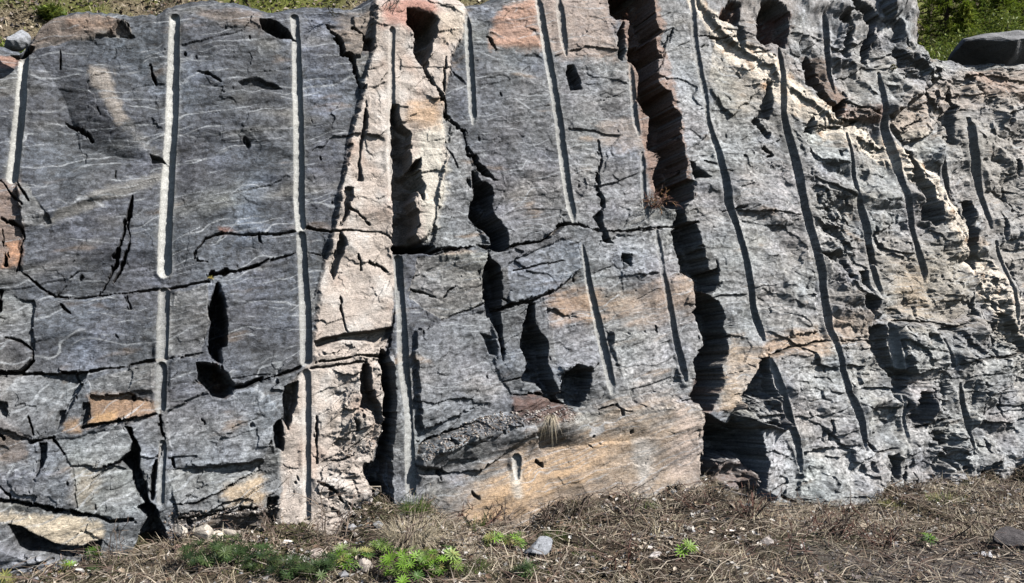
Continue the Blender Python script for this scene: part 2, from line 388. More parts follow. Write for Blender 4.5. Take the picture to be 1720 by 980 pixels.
PEG = [(635,-400),(625,90),(608,150),(585,250),(570,330),(556,400),(538,470),(525,560),(520,600),(500,625),(480,650),(470,760),(465,1100),(560,1100),(625,880),(620,800),(632,740),(640,690),(646,600),(655,545),(664,470),(662,410),(700,410),(715,400),(740,340),(748,260),(745,170),(757,110),(775,70),(782,25),(740,-400)]
VEIN = [(1150,-30,16),(1165,8,16),(1200,48,22),(1245,92,30),(1300,140,38),(1350,180,34),(1400,215,30),(1450,232,30),(1500,262,30),(1555,300,34),(1590,345,26),(1600,385,24),(1640,435,30),(1670,480,40),(1720,560,40),(1800,660,40)]

ZONES = [  # polygon, blur px, colour, strength
 ([(820,55),(850,5),(905,-60),(1020,-60),(1035,105),(955,97),(925,84),(825,82)], 8, (.36,.265,.21), .85),
 ([(822,55),(845,8),(900,0),(905,40),(912,80),(825,80)], 8, (.42,.2,.11), .85),
 ([(1008,205),(1085,195),(1095,262),(1010,245)], 10, (.32,.25,.2), .7),
 ([(640,5),(700,-20),(735,20),(690,60),(640,45)], 12, (.36,.17,.13), .75),
 ([(918,488),(1000,492),(1010,535),(930,540)], 18, (.40,.235,.12), .75),
 ([(1000,500),(1170,462),(1168,520),(1090,540),(1010,535)], 18, (.36,.24,.15), .7),
 ([(760,840),(900,740),(1050,690),(1160,690),(1162,830),(900,900),(740,900)], 40, (.38,.265,.165), .86),
 ([(770,860),(850,790),(960,745),(1040,735),(900,840),(840,900)], 28, (.43,.26,.115), .82),
 ([(1120,690),(1162,700),(1160,800),(1110,800)], 16, (.40,.31,.26), .7),
 ([(1195,690),(1215,600),(1240,570),(1290,590),(1270,630),(1220,690)], 12, (.40,.28,.17), .85),
 ([(1285,562),(1340,558),(1395,560),(1380,590),(1290,598)], 10, (.42,.26,.14), .85),
 ([(1405,530),(1470,525),(1468,575),(1405,578)], 12, (.38,.26,.17), .8),
 ([(1485,430),(1630,420),(1635,540),(1500,548)], 26, (.34,.28,.19), .7),
 ([(1520,450),(1560,445),(1560,520),(1500,530)], 18, (.38,.27,.16), .6),
 ([(152,668),(215,660),(262,680),(255,700),(150,712)], 8, (.26,.15,.075), .9),
 ([(105,700),(140,700),(138,722),(105,722)], 6, (.34,.2,.09), .8),
 ([(160,695),(200,690),(195,706),(155,710)], 6, (.42,.24,.09), .8),
 ([(-300,300),(30,300),(38,380),(34,450),(-300,480)], 8, (.27,.18,.13), .75),
 ([(10,405),(38,400),(32,440),(8,450)], 6, (.42,.2,.09), .8),
 ([(48,28),(110,22),(200,30),(210,50),(120,62),(45,66)], 8, (.27,.2,.155), .7),
 ([(115,32),(200,38),(190,52),(110,50)], 8, (.34,.2,.12), .7),
 ([(-200,82),(38,78),(34,104),(-200,112)], 5, (.3,.16,.11), .9),
 ([(340,20),(440,14),(440,50),(370,40)], 10, (.27,.2,.15), .6),
 ([(560,18),(640,15),(625,90),(585,60)], 12, (.27,.21,.16), .7),
 ([(-200,855),(60,858),(120,862),(175,880),(172,905),(140,916),(100,912),(60,892),(0,872),(-200,868)], 5, (.55,.45,.31), .95),
 ([(370,815),(440,800),(440,835),(380,850)], 12, (.42,.29,.15), .8),
 ([(130,790),(165,780),(160,850),(125,850)], 14, (.27,.22,.15), .7),
 ([(40,730),(-200,760),(-200,800),(50,775)], 10, (.25,.18,.13), .6),
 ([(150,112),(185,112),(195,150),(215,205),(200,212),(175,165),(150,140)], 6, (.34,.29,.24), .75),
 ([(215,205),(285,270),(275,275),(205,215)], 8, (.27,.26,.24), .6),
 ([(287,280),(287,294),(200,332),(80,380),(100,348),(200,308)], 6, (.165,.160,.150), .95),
 ([(1490,185),(1580,130),(1720,112),(2300,112),(2300,190),(1640,180),(1560,215),(1500,215)], 14, (.37,.285,.22), .85),
 ([(1640,120),(1700,130),(1710,160),(1650,160)], 10, (.40,.24,.17), .7),
 ([(1540,25),(1568,40),(1568,90),(1540,80),(1520,40)], 9, (.33,.27,.24), .7),
 ([(1405,185),(1480,180),(1480,205),(1400,205)], 6, (.3,.17,.12), .8),
 ([(1380,150),(1420,150),(1410,200),(1385,190)], 8, (.28,.2,.16), .7),
 ([(1230,0),(1330,0),(1310,80),(1345,130),(1320,140),(1240,80)], 14, (.30,.24,.2), .55),
 ([(1225,130),(1290,120),(1290,190),(1230,190)], 16, (.33,.28,.21), .6),
 ([(1560,190),(1720,180),(2300,180),(2300,600),(1680,480),(1620,300)], 30, (.33,.30,.265), .7),
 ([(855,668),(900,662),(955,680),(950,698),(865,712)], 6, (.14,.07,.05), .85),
 ([(700,225),(745,200),(745,330),(715,405),(700,330)], 10, (.55,.52,.45), .7),
 ([(690,180),(735,175),(735,215),(680,210)], 12, (.50,.33,.2), .7),
 ([(765,20),(780,20),(770,75),(740,75),(735,30)], 10, (.55,.47,.38), .6),
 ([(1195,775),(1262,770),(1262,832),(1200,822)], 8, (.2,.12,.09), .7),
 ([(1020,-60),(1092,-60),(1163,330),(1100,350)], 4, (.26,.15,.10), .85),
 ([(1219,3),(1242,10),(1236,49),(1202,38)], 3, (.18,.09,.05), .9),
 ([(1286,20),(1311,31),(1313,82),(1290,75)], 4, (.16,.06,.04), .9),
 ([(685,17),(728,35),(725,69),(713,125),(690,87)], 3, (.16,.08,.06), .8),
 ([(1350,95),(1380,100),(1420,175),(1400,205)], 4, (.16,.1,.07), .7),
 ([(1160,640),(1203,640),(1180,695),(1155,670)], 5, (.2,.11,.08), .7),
 ([(372,385),(395,388),(380,396)], 5, (.3,.12,.07), .8),
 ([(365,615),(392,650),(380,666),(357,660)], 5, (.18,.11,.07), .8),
 ([(1050,735),(1085,735),(1080,810),(1062,820)], 10, (.5,.48,.45), .7),
 ([(846,790),(868,790),(864,830),(852,830)], 6, (.55,.5,.42), .7),
]

TOP = [(-500,70),(-120,60),(0,84),(12,72),(38,44),(60,22),(130,18),(200,28),(240,28),(260,13),(300,5),(340,3),(400,12),(440,18),(520,14),(600,16),(612,2),(650,-12),(740,-2),(780,8),(830,6),(870,-12),(1000,-30),(1100,-40),(1300,-35),(1450,-22),(1525,-12),(1550,2),(1562,22),(1570,62),(1574,96),(1620,106),(1720,112),(1900,90),(2300,70)]
BASE = [(-500,985),(0,968),(100,952),(200,940),(290,922),(400,905),(470,900),(560,900),(640,850),(700,842),(740,880),(850,888),(900,860),(1000,838),(1100,828),(1170,815),(1250,850),(1300,854),(1430,850),(1450,828),(1560,818),(1680,812),(1700,780),(1720,770),(2300,720)]

# ------------------------------------------------------------------ cliff surface grid
MY = 0.40            # wall recedes to the right
Y0 = 6.16
BAT = 0.12
def wallY(X, v=0.0): return Y0 + MY * X + BAT * v
NX, NY = 0.371, -0.928
def px2X(px, z=1.5):
    t = (px - 860.0) / F
    return t * (Y0 + BAT * z) / (1 - MY * t)

colpx = np.concatenate([np.arange(-420, -10, 4.0), np.arange(-10, 1732, 1.0), np.arange(1732, 2160, 4.0)])
X = px2X(colpx)
vz = np.concatenate([np.arange(-0.55, -0.36, 0.03), np.arange(-0.36, 3.75, 0.0055), np.arange(3.75, 4.2, .02), np.arange(4.2, 6.2, 0.07)])
Xg, Vg = np.meshgrid(X.astype(np.float32), vz.astype(np.float32), indexing='xy')   # rows v, cols s
nv, ns = Xg.shape
Sg = Xg * math.sqrt(1 + MY * MY)
# top line (height of rim per column)
tp = np.array(TOP, float)
ytop = np.interp(colpx, tp[:, 0], tp[:, 1])
rim = np.zeros(ns)
for _ in range(1):
    A = (490 - ytop) / F
    rim = (CAM_Z + A * (Y0 + MY * X)) / (1 - A * BAT)
rim = rim + 0.012 * noise(X * 9, X * 0 + 3.3) + 0.008 * noise(X * 31, X * 0 + 1.3)
ZT = rim[None, :].astype(np.float32)
K = 0.07
Zf = np.where(Vg < ZT - 6 * K, Vg, -K * np.logaddexp(-Vg / K, -(ZT + 0.02) / K))
back = Vg - Zf
fold = sstep(0.02, 0.25, back)
Yf = wallY(Xg, Zf)
PXg = 860 + F * Xg / Yf
PYg = 490 - F * (Vg - CAM_Z) / (Y0 + MY * Xg + BAT * Vg)
px0 = PXg.ravel().astype(np.float32)
py0 = PYg.ravel().astype(np.float32)
S = Sg.ravel(); V = Vg.ravel()
MPP = (Yf.ravel() / F).astype(np.float32)

# ragged version of the pixel coordinates for feature outlines
jx = 3.2 * noise(S * 9, V * 9, 1) + 2.0 * noise(S * 23, V * 23, 2) + 1.5 * noise(S * 55, V * 55, 3)
jy = 3.2 * noise(S * 9, V * 9, 4) + 2.0 * noise(S * 23, V * 23, 5) + 1.5 * noise(S * 55, V * 55, 6)
fa1, _, _ = facets(S * 7, V * 7, 8, 1.0); fa2, _, _ = facets(S * 19, V * 19, 9, 1.0)
fb1, _, _ = facets(S * 7, V * 7, 18, 1.0); fb2, _, _ = facets(S * 19, V * 19, 19, 1.0)
pxj = px0 + .5 * jx + 3.4 * fa1 + 2.2 * fa2; pyj = py0 + .5 * jy + 3.4 * fb1 + 2.2 * fb2
pxg = px0 + 0.22 * jx; pyg = py0 + 0.2 * jy

fc1, _, _ = facets(S * 4.2, V * 4.2, 28, 1.0); fd1, _, _ = facets(S * 4.2, V * 4.2, 38, 1.0)
pxp = px0 + 1.4 * tri(S * 5, V * 4, 51) + 1.3 * tri(S * 15, V * 9, 53) + .35 * jx + 1.3 * fa2 + .8 * fa2; pyp = py0 + 4.5 * tri(S * 5, V * 5, 52) + 2.6 * tri(S * 13, V * 13, 54) + .8 * fb2
def sel(P, pad):
    P = np.asarray(P, float)
    x0, y0 = P[:, 0].min() - pad, P[:, 1].min() - pad
    x1, y1 = P[:, 0].max() + pad, P[:, 1].max() + pad
    return np.nonzero((px0 > x0) & (px0 < x1) & (py0 > y0) & (py0 < y1))[0]

N = px0.size
# ---- blocks: offsets
hsum = np.zeros(N, np.float32); wsum = np.full(N, 1e-4, np.float32)
label = np.zeros(N, np.int16)
for bi, (P, off, lab) in enumerate(BLOCKS):
    idx = sel(P, 12)
    d = poly_sdf(pxj[idx], pyj[idx], P)
    wgt = np.clip(d / 7 + 0.5, 0, 1)
    hsum[idx] += wgt * off
    wsum[idx] += wgt
    label[idx[d > 0]] = bi
idx = sel(PEG, 30)
dpeg = np.full(N, -99, np.float32)
dpeg[idx] = poly_sdf(pxp[idx] + 2 * fa1[idx], pyp[idx], PEG)
wgt = np.clip(dpeg / 7 + 0.5, 0, 1)
hsum = hsum * (1 - wgt) + wgt * 0.055 * wsum
H = hsum / wsum
label[dpeg > 0] = len(BLOCKS)
idx = sel([(a[0], a[1]) for a in VEIN], 60)
dv = np.full(N, -99, np.float32)
dd, ww = line_dist(pxp[idx] + 3 * fa1[idx], pyp[idx] + 3 * fb1[idx], VEIN)
dv[idx] = ww * .68 - dd
label[dv > 0] = len(BLOCKS) + 1
H += 0.004 * sstep(-6, 6, dv)

# ---- roughness masks
right = sstep(1150, 1500, px0)            # right side more broken
low = sstep(560, 760, py0)
leftsmooth = sstep(640, 560, px0) * sstep(640, 560, py0)
pegm = sstep(-3, 6, dpeg)
veinm = sstep(-3, 5, dv)
rough = 0.36 + 0.42 * right + 0.10 * low + 0.12 * pegm + .1 * veinm - 0.12 * leftsmooth
def rz(P, blur, a):
    global rough
    idx = sel(P, blur)
    rough[idx] += a * sstep(-blur, blur, poly_sdf(px0[idx], py0[idx], P))
rz([(1360,280),(1420,330),(1430,440),(1380,420)], 20, 1.0)
rz([(1500,85),(1560,100),(1560,150),(1500,130)], 10, .8)
rz([(1640,430),(1720,500),(1720,640),(1660,560)], 15, .9)
rz([(1560,700),(1640,720),(1640,830),(1550,830)], 20, .8)
rz([(280,830),(460,780),(460,900),(280,900)], 15, .8)
rz([(560,560),(650,560),(640,900),(540,900)], 15, .8)
rz([(700,745),(870,690),(880,710),(710,765)], 6, 1.5)
rz([(760,800),(870,710),(1160,690),(1160,900),(720,900)], 20, -.30)
rz([(1225,665),(1300,665),(1300,715),(1215,715)], 6, 1.5)
rz([(930,612),(985,612),(982,690),(940,680)], 6, 1.2)

# ---- foliation coordinates
tl = 0.16 + 0.10 * low + 0.05 * fbm(S * .6, V * .6, 2, 12) - 0.12 * right
wob = 0.06 * fbm(S * 1.2, V * 1.3, 2, 21) + 0.008 * fbm(S * 5, V * 7, 2, 27)
across = V - (S - 0.2) * tl + wob
along = S + 0.1 * fbm(S * 1.1, V * 1.1, 2, 30)
print('fields')
fol = fbm(along * 2.2, across * 17, 4, 40)
folr = fbm(along * 3.0, across * 24, 3, 50, ridged=True)
big = fbm(S * 0.9, V * 0.9, 3, 60)
med = fbm(S * 4, V * 5, 4, 66)
fine = fbm(S * 26, V * 30, 3, 70)
f1, e1, r1 = facets(S * 2.0 + .35 * med, across * 4.2 + .35 * big, 1, 0.8)
f2, e2, r2 = facets(S * 6.5 + .5 * med, across * 11 + .3 * fol, 2, 0.8)
f3, e3, r3 = facets(S * 20 + .6 * fine, across * 28 + .4 * fol, 3, 0.8)
H += 0.012 * med * (0.5 + rough) * (1 - .6 * right)
t1 = tri(S * 1.9 + .2 * across, across * 3.4, 3); t2 = tri(S * 5.2, V * 6.5, 5); t3 = tri(S * 14, V * 17, 9)
H += .055 * big + (.028 + .026 * right + .012 * low) * t1
H += (0.022 * (0.25 + rough) + .014 * right) * f1
Hlow = H.copy()
H += (.010 + .022 * rough + .022 * right) * t2 + (.003 + .0085 * rough + .006 * right) * t3 + .010 * right * tri(S * 4.4 + .5 * V, V * 1.8, 13) + .004 * right * f2 + 0.019 * f2 * rough + 0.0050 * f3 * rough * (0.3 + .9 * rough)
f4, e4, r4 = facets(S * 9 + .4 * med, V * 6 + .5 * fine, 5, 0.8)
H += (0.011 + .004 * right) * f4 * (rough + .15) * (1 - .35 * low) * sstep(-.2, .3, fbm(S * 1.6, V * 1.6, 2, 97) + .2 * right)
H += (0.0075 * fol * (0.8 + 0.5 * rough) + 0.0022 * folr) * (1 - .75 * pegm) + 0.0026 * fine * (0.6 + rough)
# lens-like swells in the wavy upper left block
sw = fbm(S * 1.7, V * 5.0 + 0.3 * np.sin(S * 2.5), 3, 81)
H += 0.045 * sw * sstep(300, 350, px0) * sstep(620, 560, px0) * sstep(420, 360, py0)
# hairline fractures along facet borders
cm = sstep(0.05, 0.45, fbm(S * 1.8, V * 1.8, 2, 90) + 0.22 * right + .12 * low)
H -= 0.007 * cm * sstep(0.03, 0.0, e2) * np.clip(rough - .15, 0, 1.2) * sstep(-.2, .3, fbm(S * 9, V * 9, 2, 91))
cm1 = sstep(0.0, 0.3, fbm(S * 1.3, V * 1.3, 2, 93) + .1 * right)
H -= 0.011 * cm1 * sstep(0.014, 0.0, e1) * sstep(-.1, .3, fbm(S * 6, V * 6, 2, 94))
# isolated gouges, many on the right
gm = fbm(S * 11 + .3 * V * 11, V * 5.5, 3, 96)
H -= 0.06 * sstep(0.37, 0.5, gm - 0.185 + 0.19 * np.clip(rough - .5, 0, 1.0))

# two facet planes meeting on a diagonal ridge in the upper left block
P = [(40,60),(150,110),(215,205),(287,277),(200,312),(100,345),(45,330)]
idx = sel(P, 30)
d = poly_sdf(px0[idx], py0[idx], P)
H[idx] += -0.11 * sstep(0, 95, d)
P = [(287,277),(287,296),(160,345),(60,385),(45,350),(110,335),(200,305)]
idx = sel(P, 30)
d = poly_sdf(px0[idx], py0[idx], P)
H[idx] += 0.06 * sstep(-3, 34, d)

# ---- individual fracture faces: polygon, slope x, slope y, offset, colour, strength
for P, D in (([(1455,395),(1470,420),(1478,445),(1466,438)], .1), ([(1386,345),(1400,352),(1402,372),(1390,366)], .1), ([(1392,378),(1412,392),(1414,410),(1398,402)], .1),
             ([(1596,196),(1606,215),(1610,246),(1601,240)], .1), ([(1660,150),(1668,170),(1664,190)], .06), ([(1625,640),(1634,660),(1628,690)], .06),
             ([(1575,640),(1584,660),(1580,680)], .06), ([(1690,350),(1700,380),(1696,410),(1688,390)], .1), ([(1708,430),(1716,470),(1712,500)], .1),
             ([(1655,560),(1668,575),(1664,600),(1654,590)], .1), ([(1540,565),(1560,560),(1566,575),(1548,580)], .06), ([(1422,640),(1432,655),(1428,670)], .06)):
    PITS.append((P, D, None))
PATCHES = [
 ([(94,738),(212,715),(229,760),(203,777),(176,783),(125,780),(112,763)], .02, .10, .012, (.20,.21,.21), .6),
 ([(-60,700),(0,700),(60,735),(55,742),(-60,748)], -.05, -.12, .01, (.22,.20,.19), .6),
 ([(150,668),(215,660),(262,680),(262,694),(240,700),(150,714)], .05, .30, .0, (.26,.15,.075), .3),
 ([(278,690),(330,665),(440,650),(470,700),(440,770),(290,785)], .06, .05, .014, (.19,.205,.23), .5),
 ([(130,785),(180,780),(240,790),(250,850),(200,872),(130,858)], -.05, .06, .0, (.19,.2,.2), .5),
 ([(-60,795),(60,790),(125,785),(130,855),(70,845),(28,838),(-60,836)], .08, -.06, .006, (.155,.16,.19), .6),
 ([(280,790),(440,772),(430,845),(300,862)], .0, .14, .01, (.21,.21,.2), .5),
 ([(-60,628),(150,626),(112,700),(60,740),(-60,700)], -.08, .10, -.004, (.14,.145,.15), .5),
 ([(150,640),(260,610),(262,660),(200,660),(150,670)], .05, -.10, .008, (.27,.265,.26), .5),
 ([(-60,915),(0,915),(60,932),(130,940),(130,1010),(-60,1010)], .05, -.22, .05, (.25,.265,.29), .8),
 ([(290,862),(470,846),(470,905),(290,905)], .0, -.25, .0, (.14,.11,.085), .6),
 ([(-60,500),(30,500),(60,505),(60,590),(35,573),(-60,570)], -.10, .0, .0, (.17,.18,.185), .5),
 ([(284,495),(350,480),(350,540),(335,602),(286,600)], .12, -.04, .004, (.2,.2,.195), .5),
 ([(-60,573),(10,568),(35,575),(57,600),(38,627),(-60,627)], .12, .05, .012, (.14,.14,.14), .4),
 ([(45,88),(58,25),(130,14),(215,34),(222,60),(130,64),(60,78)], .03, -.20, .02, (.22,.19,.16), .5),
 ([(550,38),(612,60),(605,95),(588,95),(577,92),(569,62)], .12, .0, .014, (.24,.2,.165), .7),
 ([(588,96),(628,88),(612,150),(600,120)], .10, .06, .008, (.21,.21,.2), .6),
 ([(590,20),(625,14),(612,60),(592,44)], -.1, -.1, .016, (.26,.22,.19), .7),
 ([(24,305),(45,310),(90,375),(38,384)], -.15, .0, .01, (.19,.19,.18), .6),
 ([(815,425),(700,432),(686,500),(740,540),(812,508),(800,460)], .08, -.06, .006, (.27,.265,.245), .6),
 ([(850,440),(940,404),(968,412),(972,450),(925,494),(850,512)], .06, .10, .014, (.165,.185,.215), .6),
 ([(690,560),(740,540),(820,520),(835,620),(846,640),(860,664),(700,720)], -.06, .03, .008, (.19,.195,.205), .45),
 ([(1000,402),(1100,390),(1110,460),(1000,470)], .05, .05, .0, (.24,.25,.27), .5),
 ([(1020,560),(1120,560),(1140,640),(1060,675),(1030,620)], -.06, -.06, .0, (.30,.30,.295), .6),
 ([(730,330),(760,200),(800,290),(790,370),(820,412),(725,420)], -.10, .0, .006, (.22,.22,.22), .5),
 ([(918,520),(990,540),(1005,600),(985,625),(935,626)], .06, .05, .01, (.2,.21,.235), .5),
 ([(690,775),(716,748),(760,735),(870,708),(880,720),(800,790),(700,802)], .05, .10, .0, (.18,.185,.19), .7),
 ([(1100,60),(1152,40),(1190,230),(1140,262),(1120,160)], .06, .0, .0, (.29,.30,.315), .6),
 ([(1350,215),(1420,215),(1430,280),(1370,270)], .05, .12, .012, (.30,.31,.30), .6),
 ([(1235,350),(1350,362),(1378,560),(1290,570)], .04, .02, .0, (.25,.25,.245), .4),
 ([(1380,430),(1436,490),(1465,570),(1402,560)], .10, -.05, .008, (.28,.27,.26), .6),
 ([(1497,545),(1600,549),(1640,600),(1600,612),(1525,630)], -.10, .08, .006, (.27,.28,.28), .6),
 ([(1436,230),(1500,256),(1520,370),(1450,400)], -.05, .05, -.004, (.27,.285,.28), .5),
 ([(1562,556),(1625,542),(1640,560),(1640,603),(1600,612)], .14, .10, .018, (.13,.135,.14), .6),
 ([(1480,-40),(1560,10),(1572,90),(1500,72),(1470,20)], -.20, -.16, .04, (.30,.30,.315), .5),
 ([(1330,-40),(1412,-20),(1422,104),(1400,150),(1340,110)], .10, -.08, .014, (.32,.33,.35), .5),
 ([(1205,62),(1280,90),(1290,140),(1230,195),(1185,150)], .0, .06, .0, (.31,.28,.235), .4),
 ([(1640,112),(1720,114),(2000,114),(2000,180),(1720,178),(1640,150)], .05, -.18, .03, (.36,.27,.21), .4),
 ([(1500,210),(1560,165),(1600,190),(1560,230),(1520,240)], -.05, .15, .02, (.37,.3,.23), .6),
 ([(870,700),(955,694),(1160,672),(1165,720),(900,760)], .02, -.10, .0, (.29,.27,.235), .4),
 ([(1240,720),(1300,716),(1340,800),(1320,850),(1270,850),(1268,780)], -.15, .0, .02, (.27,.275,.29), .5),
 ([(1340,760),(1450,745),(1480,800),(1440,850),(1350,850)], .06, .08, .012, (.31,.31,.305), .5),
 ([(690,150),(735,120),(742,170),(725,175)], .1, .1, .01, (.3,.31,.33), .5),
 ([(525,596),(640,586),(640,605),(520,622)], .0, -.2, .02, (.30,.29,.28), .8),
 ([(520,800),(600,792),(640,850),(600,880),(520,860)], .0, -.1, .014, (.42,.39,.37), .6),
 ([(515,625),(600,618),(600,700),(590,740),(518,730)], .04, .0, .016, (.50,.45,.39), .6),
 ([(600,690),(640,700),(635,745),(590,770),(560,745)], .0, -.25, .0, (.3,.28,.25), .6),
]
prng = np.random.default_rng(5)
patchcol = []
for P, gx_, gy_, off, col, st_ in PATCHES:
    idx = sel(P, 10)
    P_ = np.asarray(P, float); cx_, cy_ = P_.mean(0)
    d = poly_sdf(pxj[idx], pyj[idx], P)
    m = sstep(-1.2, 2.2, d)
    H[idx] += m * (off + 1.9 * (gx_ * (px0[idx] - cx_) + gy_ * (py0[idx] - cy_)) * MPP[idx])
    m2 = sstep(-2, 2, d)
    patchcol.append((idx, m2 * st_, col))
Hpre = H.copy()
# ---- cracks
crackm = np.zeros(N, np.float32)
for C in CRACKS:
    idx = sel([(a[0], a[1]) for a in C], 16)
    d, ww = line_dist(px0[idx] + .5 * jx[idx] + 2.4 * fa1[idx] + .9 * fa2[idx], py0[idx] + .3 * jy[idx] + 1.8 * fb1[idx] + .9 * fb2[idx], C)
    dep = 0.018 + 0.013 * ww
    m = sstep(-1.0, 1.1, ww * 0.34 * np.clip(0.9 + .5 * fine[idx] + 1.2 * med[idx] + .8 * fa2[idx], .0, 1.8) - d)
    H[idx] -= dep * m
    crackm[idx] = np.maximum(crackm[idx], m)
# ---- pits
pitlab = np.full(N, -1, np.int16)
pitm = np.zeros(N, np.float32)
for pi, (P, D, nm) in enumerate(PITS):
    idx = sel(P, 10)
    d = poly_sdf(pxp[idx], pyp[idx], P)
    m = sstep(-1.5, 2.6, d)
    m = m * 0.62 + 0.38 * sstep(0, 16, d + 6 * t2[idx] + 4 * med[idx])
    H[idx] -= 1.25 * D * m * (1 + 0.30 * med[idx] + .22 * t1[idx] + .30 * t2[idx] + .16 * t3[idx])
    pitm[idx] = np.maximum(pitm[idx], sstep(-1, 2, d))
    if nm: pitlab[idx[d > 0]] = pi
# block left standing inside the hollow at the foot, and grey slope inside the sunken triangle
for P, up in (([(1195,770),(1230,760),(1264,775),(1264,836),(1200,824)], .36), ([(1222,688),(1245,668),(1300,668),(1304,716),(1245,712)], .25)):
    idx = sel(P, 16)
    d = poly_sdf(pxj[idx], pyj[idx], P)
    H[idx] += up * sstep(-8, 8, d)
# ledge carrying debris (step out below the line)
LED = [(690,765,0),(716,742,0),(760,726,0),(800,712,0),(870,694,0),(900,690,0),(955,694,0)]
lx = np.array([a[0] for a in LED], float); ly = np.array([a[1] for a in LED], float)
yl = np.interp(px0, lx, ly)
H += 0.10 * sstep(-3, 16, pyj - yl) * sstep(675, 700, px0) * sstep(1000, 930, px0) * sstep(60, 20, py0 - yl)
# ---- drill grooves
groovelab = np.full(N, -1, np.int16)
dust = np.zeros(N, np.float32)
groovem = np.zeros(N, np.float32)
def boxblur(q_, kx, ky):
    cs = np.cumsum(np.pad(q_.astype(np.float64), ((0, 0), (kx + 1, kx)), mode='edge'), axis=1)
    q_ = (cs[:, 2 * kx + 1:] - cs[:, :-2 * kx - 1]) / (2 * kx + 1)
    cs = np.cumsum(np.pad(q_, ((ky + 1, ky), (0, 0)), mode='edge'), axis=0)
    return (cs[2 * ky + 1:] - cs[:-2 * ky - 1]) / (2 * ky + 1)
base_low = boxblur(boxblur(Hpre.reshape(nv, ns), 6, 26), 3, 26).ravel().astype(np.float32)
for gi, (G, du, lab) in enumerate(GROOVES):
    idx = sel([(a[0], a[1]) for a in G], 20)
    d, ww = line_dist(pxg[idx], pyg[idx], G)
    r = ww * (0.52 - .085 * sstep(1000, 1200, px0[idx]))
    ins = d < r
    ii = idx[ins]
    if G[0][0] > 700 and G[-1][1] - G[0][1] > 60:
        e0 = np.hypot(px0[idx] - G[0][0], py0[idx] - G[0][1]); e1_ = np.hypot(px0[idx] - G[-1][0], py0[idx] - G[-1][1])
        r = r * (.45 + .55 * sstep(-2, 20, np.minimum(e0, e1_) + 6 * noise(S[idx] * 20, V[idx] * 20, 77)))
        ins = d < r
        ii = idx[ins]
    near = sstep(r + 8, r, d) * (1 - pitm[idx])
    H[idx] = H[idx] + (base_low[idx] - H[idx]) * near * .85
    dep = np.sqrt(np.maximum(r[ins] ** 2 - d[ins] ** 2, 0)) * MPP[ii]
    wob_ = 1 + 0.10 * noise(S[ii] * 4, V[ii] * 26, 33)
    free = 1 - pitm[ii]
    H[ii] -= (1.2 + .95 * sstep(1170, 1260, px0[ii] + .25 * (py0[ii] - 240))) * dep * wob_ * free
    groovem[ii] = free
    dust[ii] = du * free
    groovelab[ii[free > .5]] = gi
    halo = idx[(d > r) & (d < r + 8)]
    hd = (d - r)[(d > r) & (d < r + 8)]
    dust[halo] = np.maximum(dust[halo], du * 0.25 * np.exp(-hd / 3))
print('height done')

# ---- positions
H2 = H.reshape(nv, ns)
nx = NX * 0.99; ny = NY * 0.99; nz = 0.10
damp = 1 - 0.75 * fold
hx = H2 * (nx * (1 - fold)) * damp
hy = H2 * (ny * (1 - fold)) * damp
hz = H2 * (nz * (1 - fold) + fold) * damp
PX = Xg - NX * back * 1.0 + hx
PY = Yf - NY * back + hy
PZ = Zf + 0.16 * back + hz + 0.02 * fold * noise(Sg * 3, Vg * 3, 7)
co = np.stack([PX, PY, PZ], -1).astype(np.float32)
du_ = np.gradient(co, axis=1); dv_ = np.gradient(co, axis=0)
nrm = np.cross(du_, dv_)
nrm /= np.linalg.norm(nrm, axis=-1, keepdims=True) + 1e-12
nrm = nrm.reshape(-1, 3)

# ---- colour (albedo only)
def mixc(c, col, a):
    return c + (np.asarray(col, np.float32)[None, :] - c) * a[:, None]
lt = sstep(600, 1350, px0 + 160 * big)
c = np.zeros((N, 3), np.float32) + np.array([.066, .072, .084], np.float32)
c = mixc(c, (.235, .234, .234), lt)
c = mixc(c, (.30, .295, .285), .5 * right)
c = mixc(c, (.19, .195, .2), 0.6 * low * (1 - lt))
c = mixc(c, (.27, .27, .27), .5 * low * right)
c = mixc(c, (.15, .145, .13), sstep(.1, .6, fbm(S * 1.5, across * 4, 3, 101)) * .6)      # olive grey lenses
c = mixc(c, (.16, .18, .225), sstep(.05, .6, fbm(S * 2.2, V * 3, 3, 105)) * .5)            # bluish
c *= (1 + 0.22 * fol + 0.34 * med + .14 * fbm(along * 9, across * 48, 2, 112) + .22 * fbm(S * 45, V * 45, 2, 110))[:, None]
c *= (0.9 + 0.2 * r2)[:, None] ** (0.6 * np.clip(rough, 0, 1.5))[:, None]
for idx, a_, col in patchcol:
    cc = np.asarray(col, np.float32)[None, :] * (1 + .35 * fol[idx] + .3 * fine[idx] + .25 * med[idx])[:, None]
    c[idx] += (cc - c[idx]) * a_[:, None]
# hue drift between blue violet, teal and olive, and crystalline mottling
c = c * (1 + .09 * fbm(S * 2.1, V * 2.6, 4, 401)[:, None] * np.array([1.0, .1, -.9], np.float32)[None, :])
c = c * (1 + .10 * fbm(S * 1.6, V * 2.0, 4, 405)[:, None] * np.array([-.35, .35, -.1], np.float32)[None, :])
mott = fbm(S * 27 + .8 * fine, V * 33, 2, 411, .8)
c = c * np.clip(1 + 1.25 * mott * (1 - .4 * pegm), .3, 2.2)[:, None]
c = c * (1 + .5 * fbm(S * 3.3, V * 3.6, 5, 430, .6))[:, None]
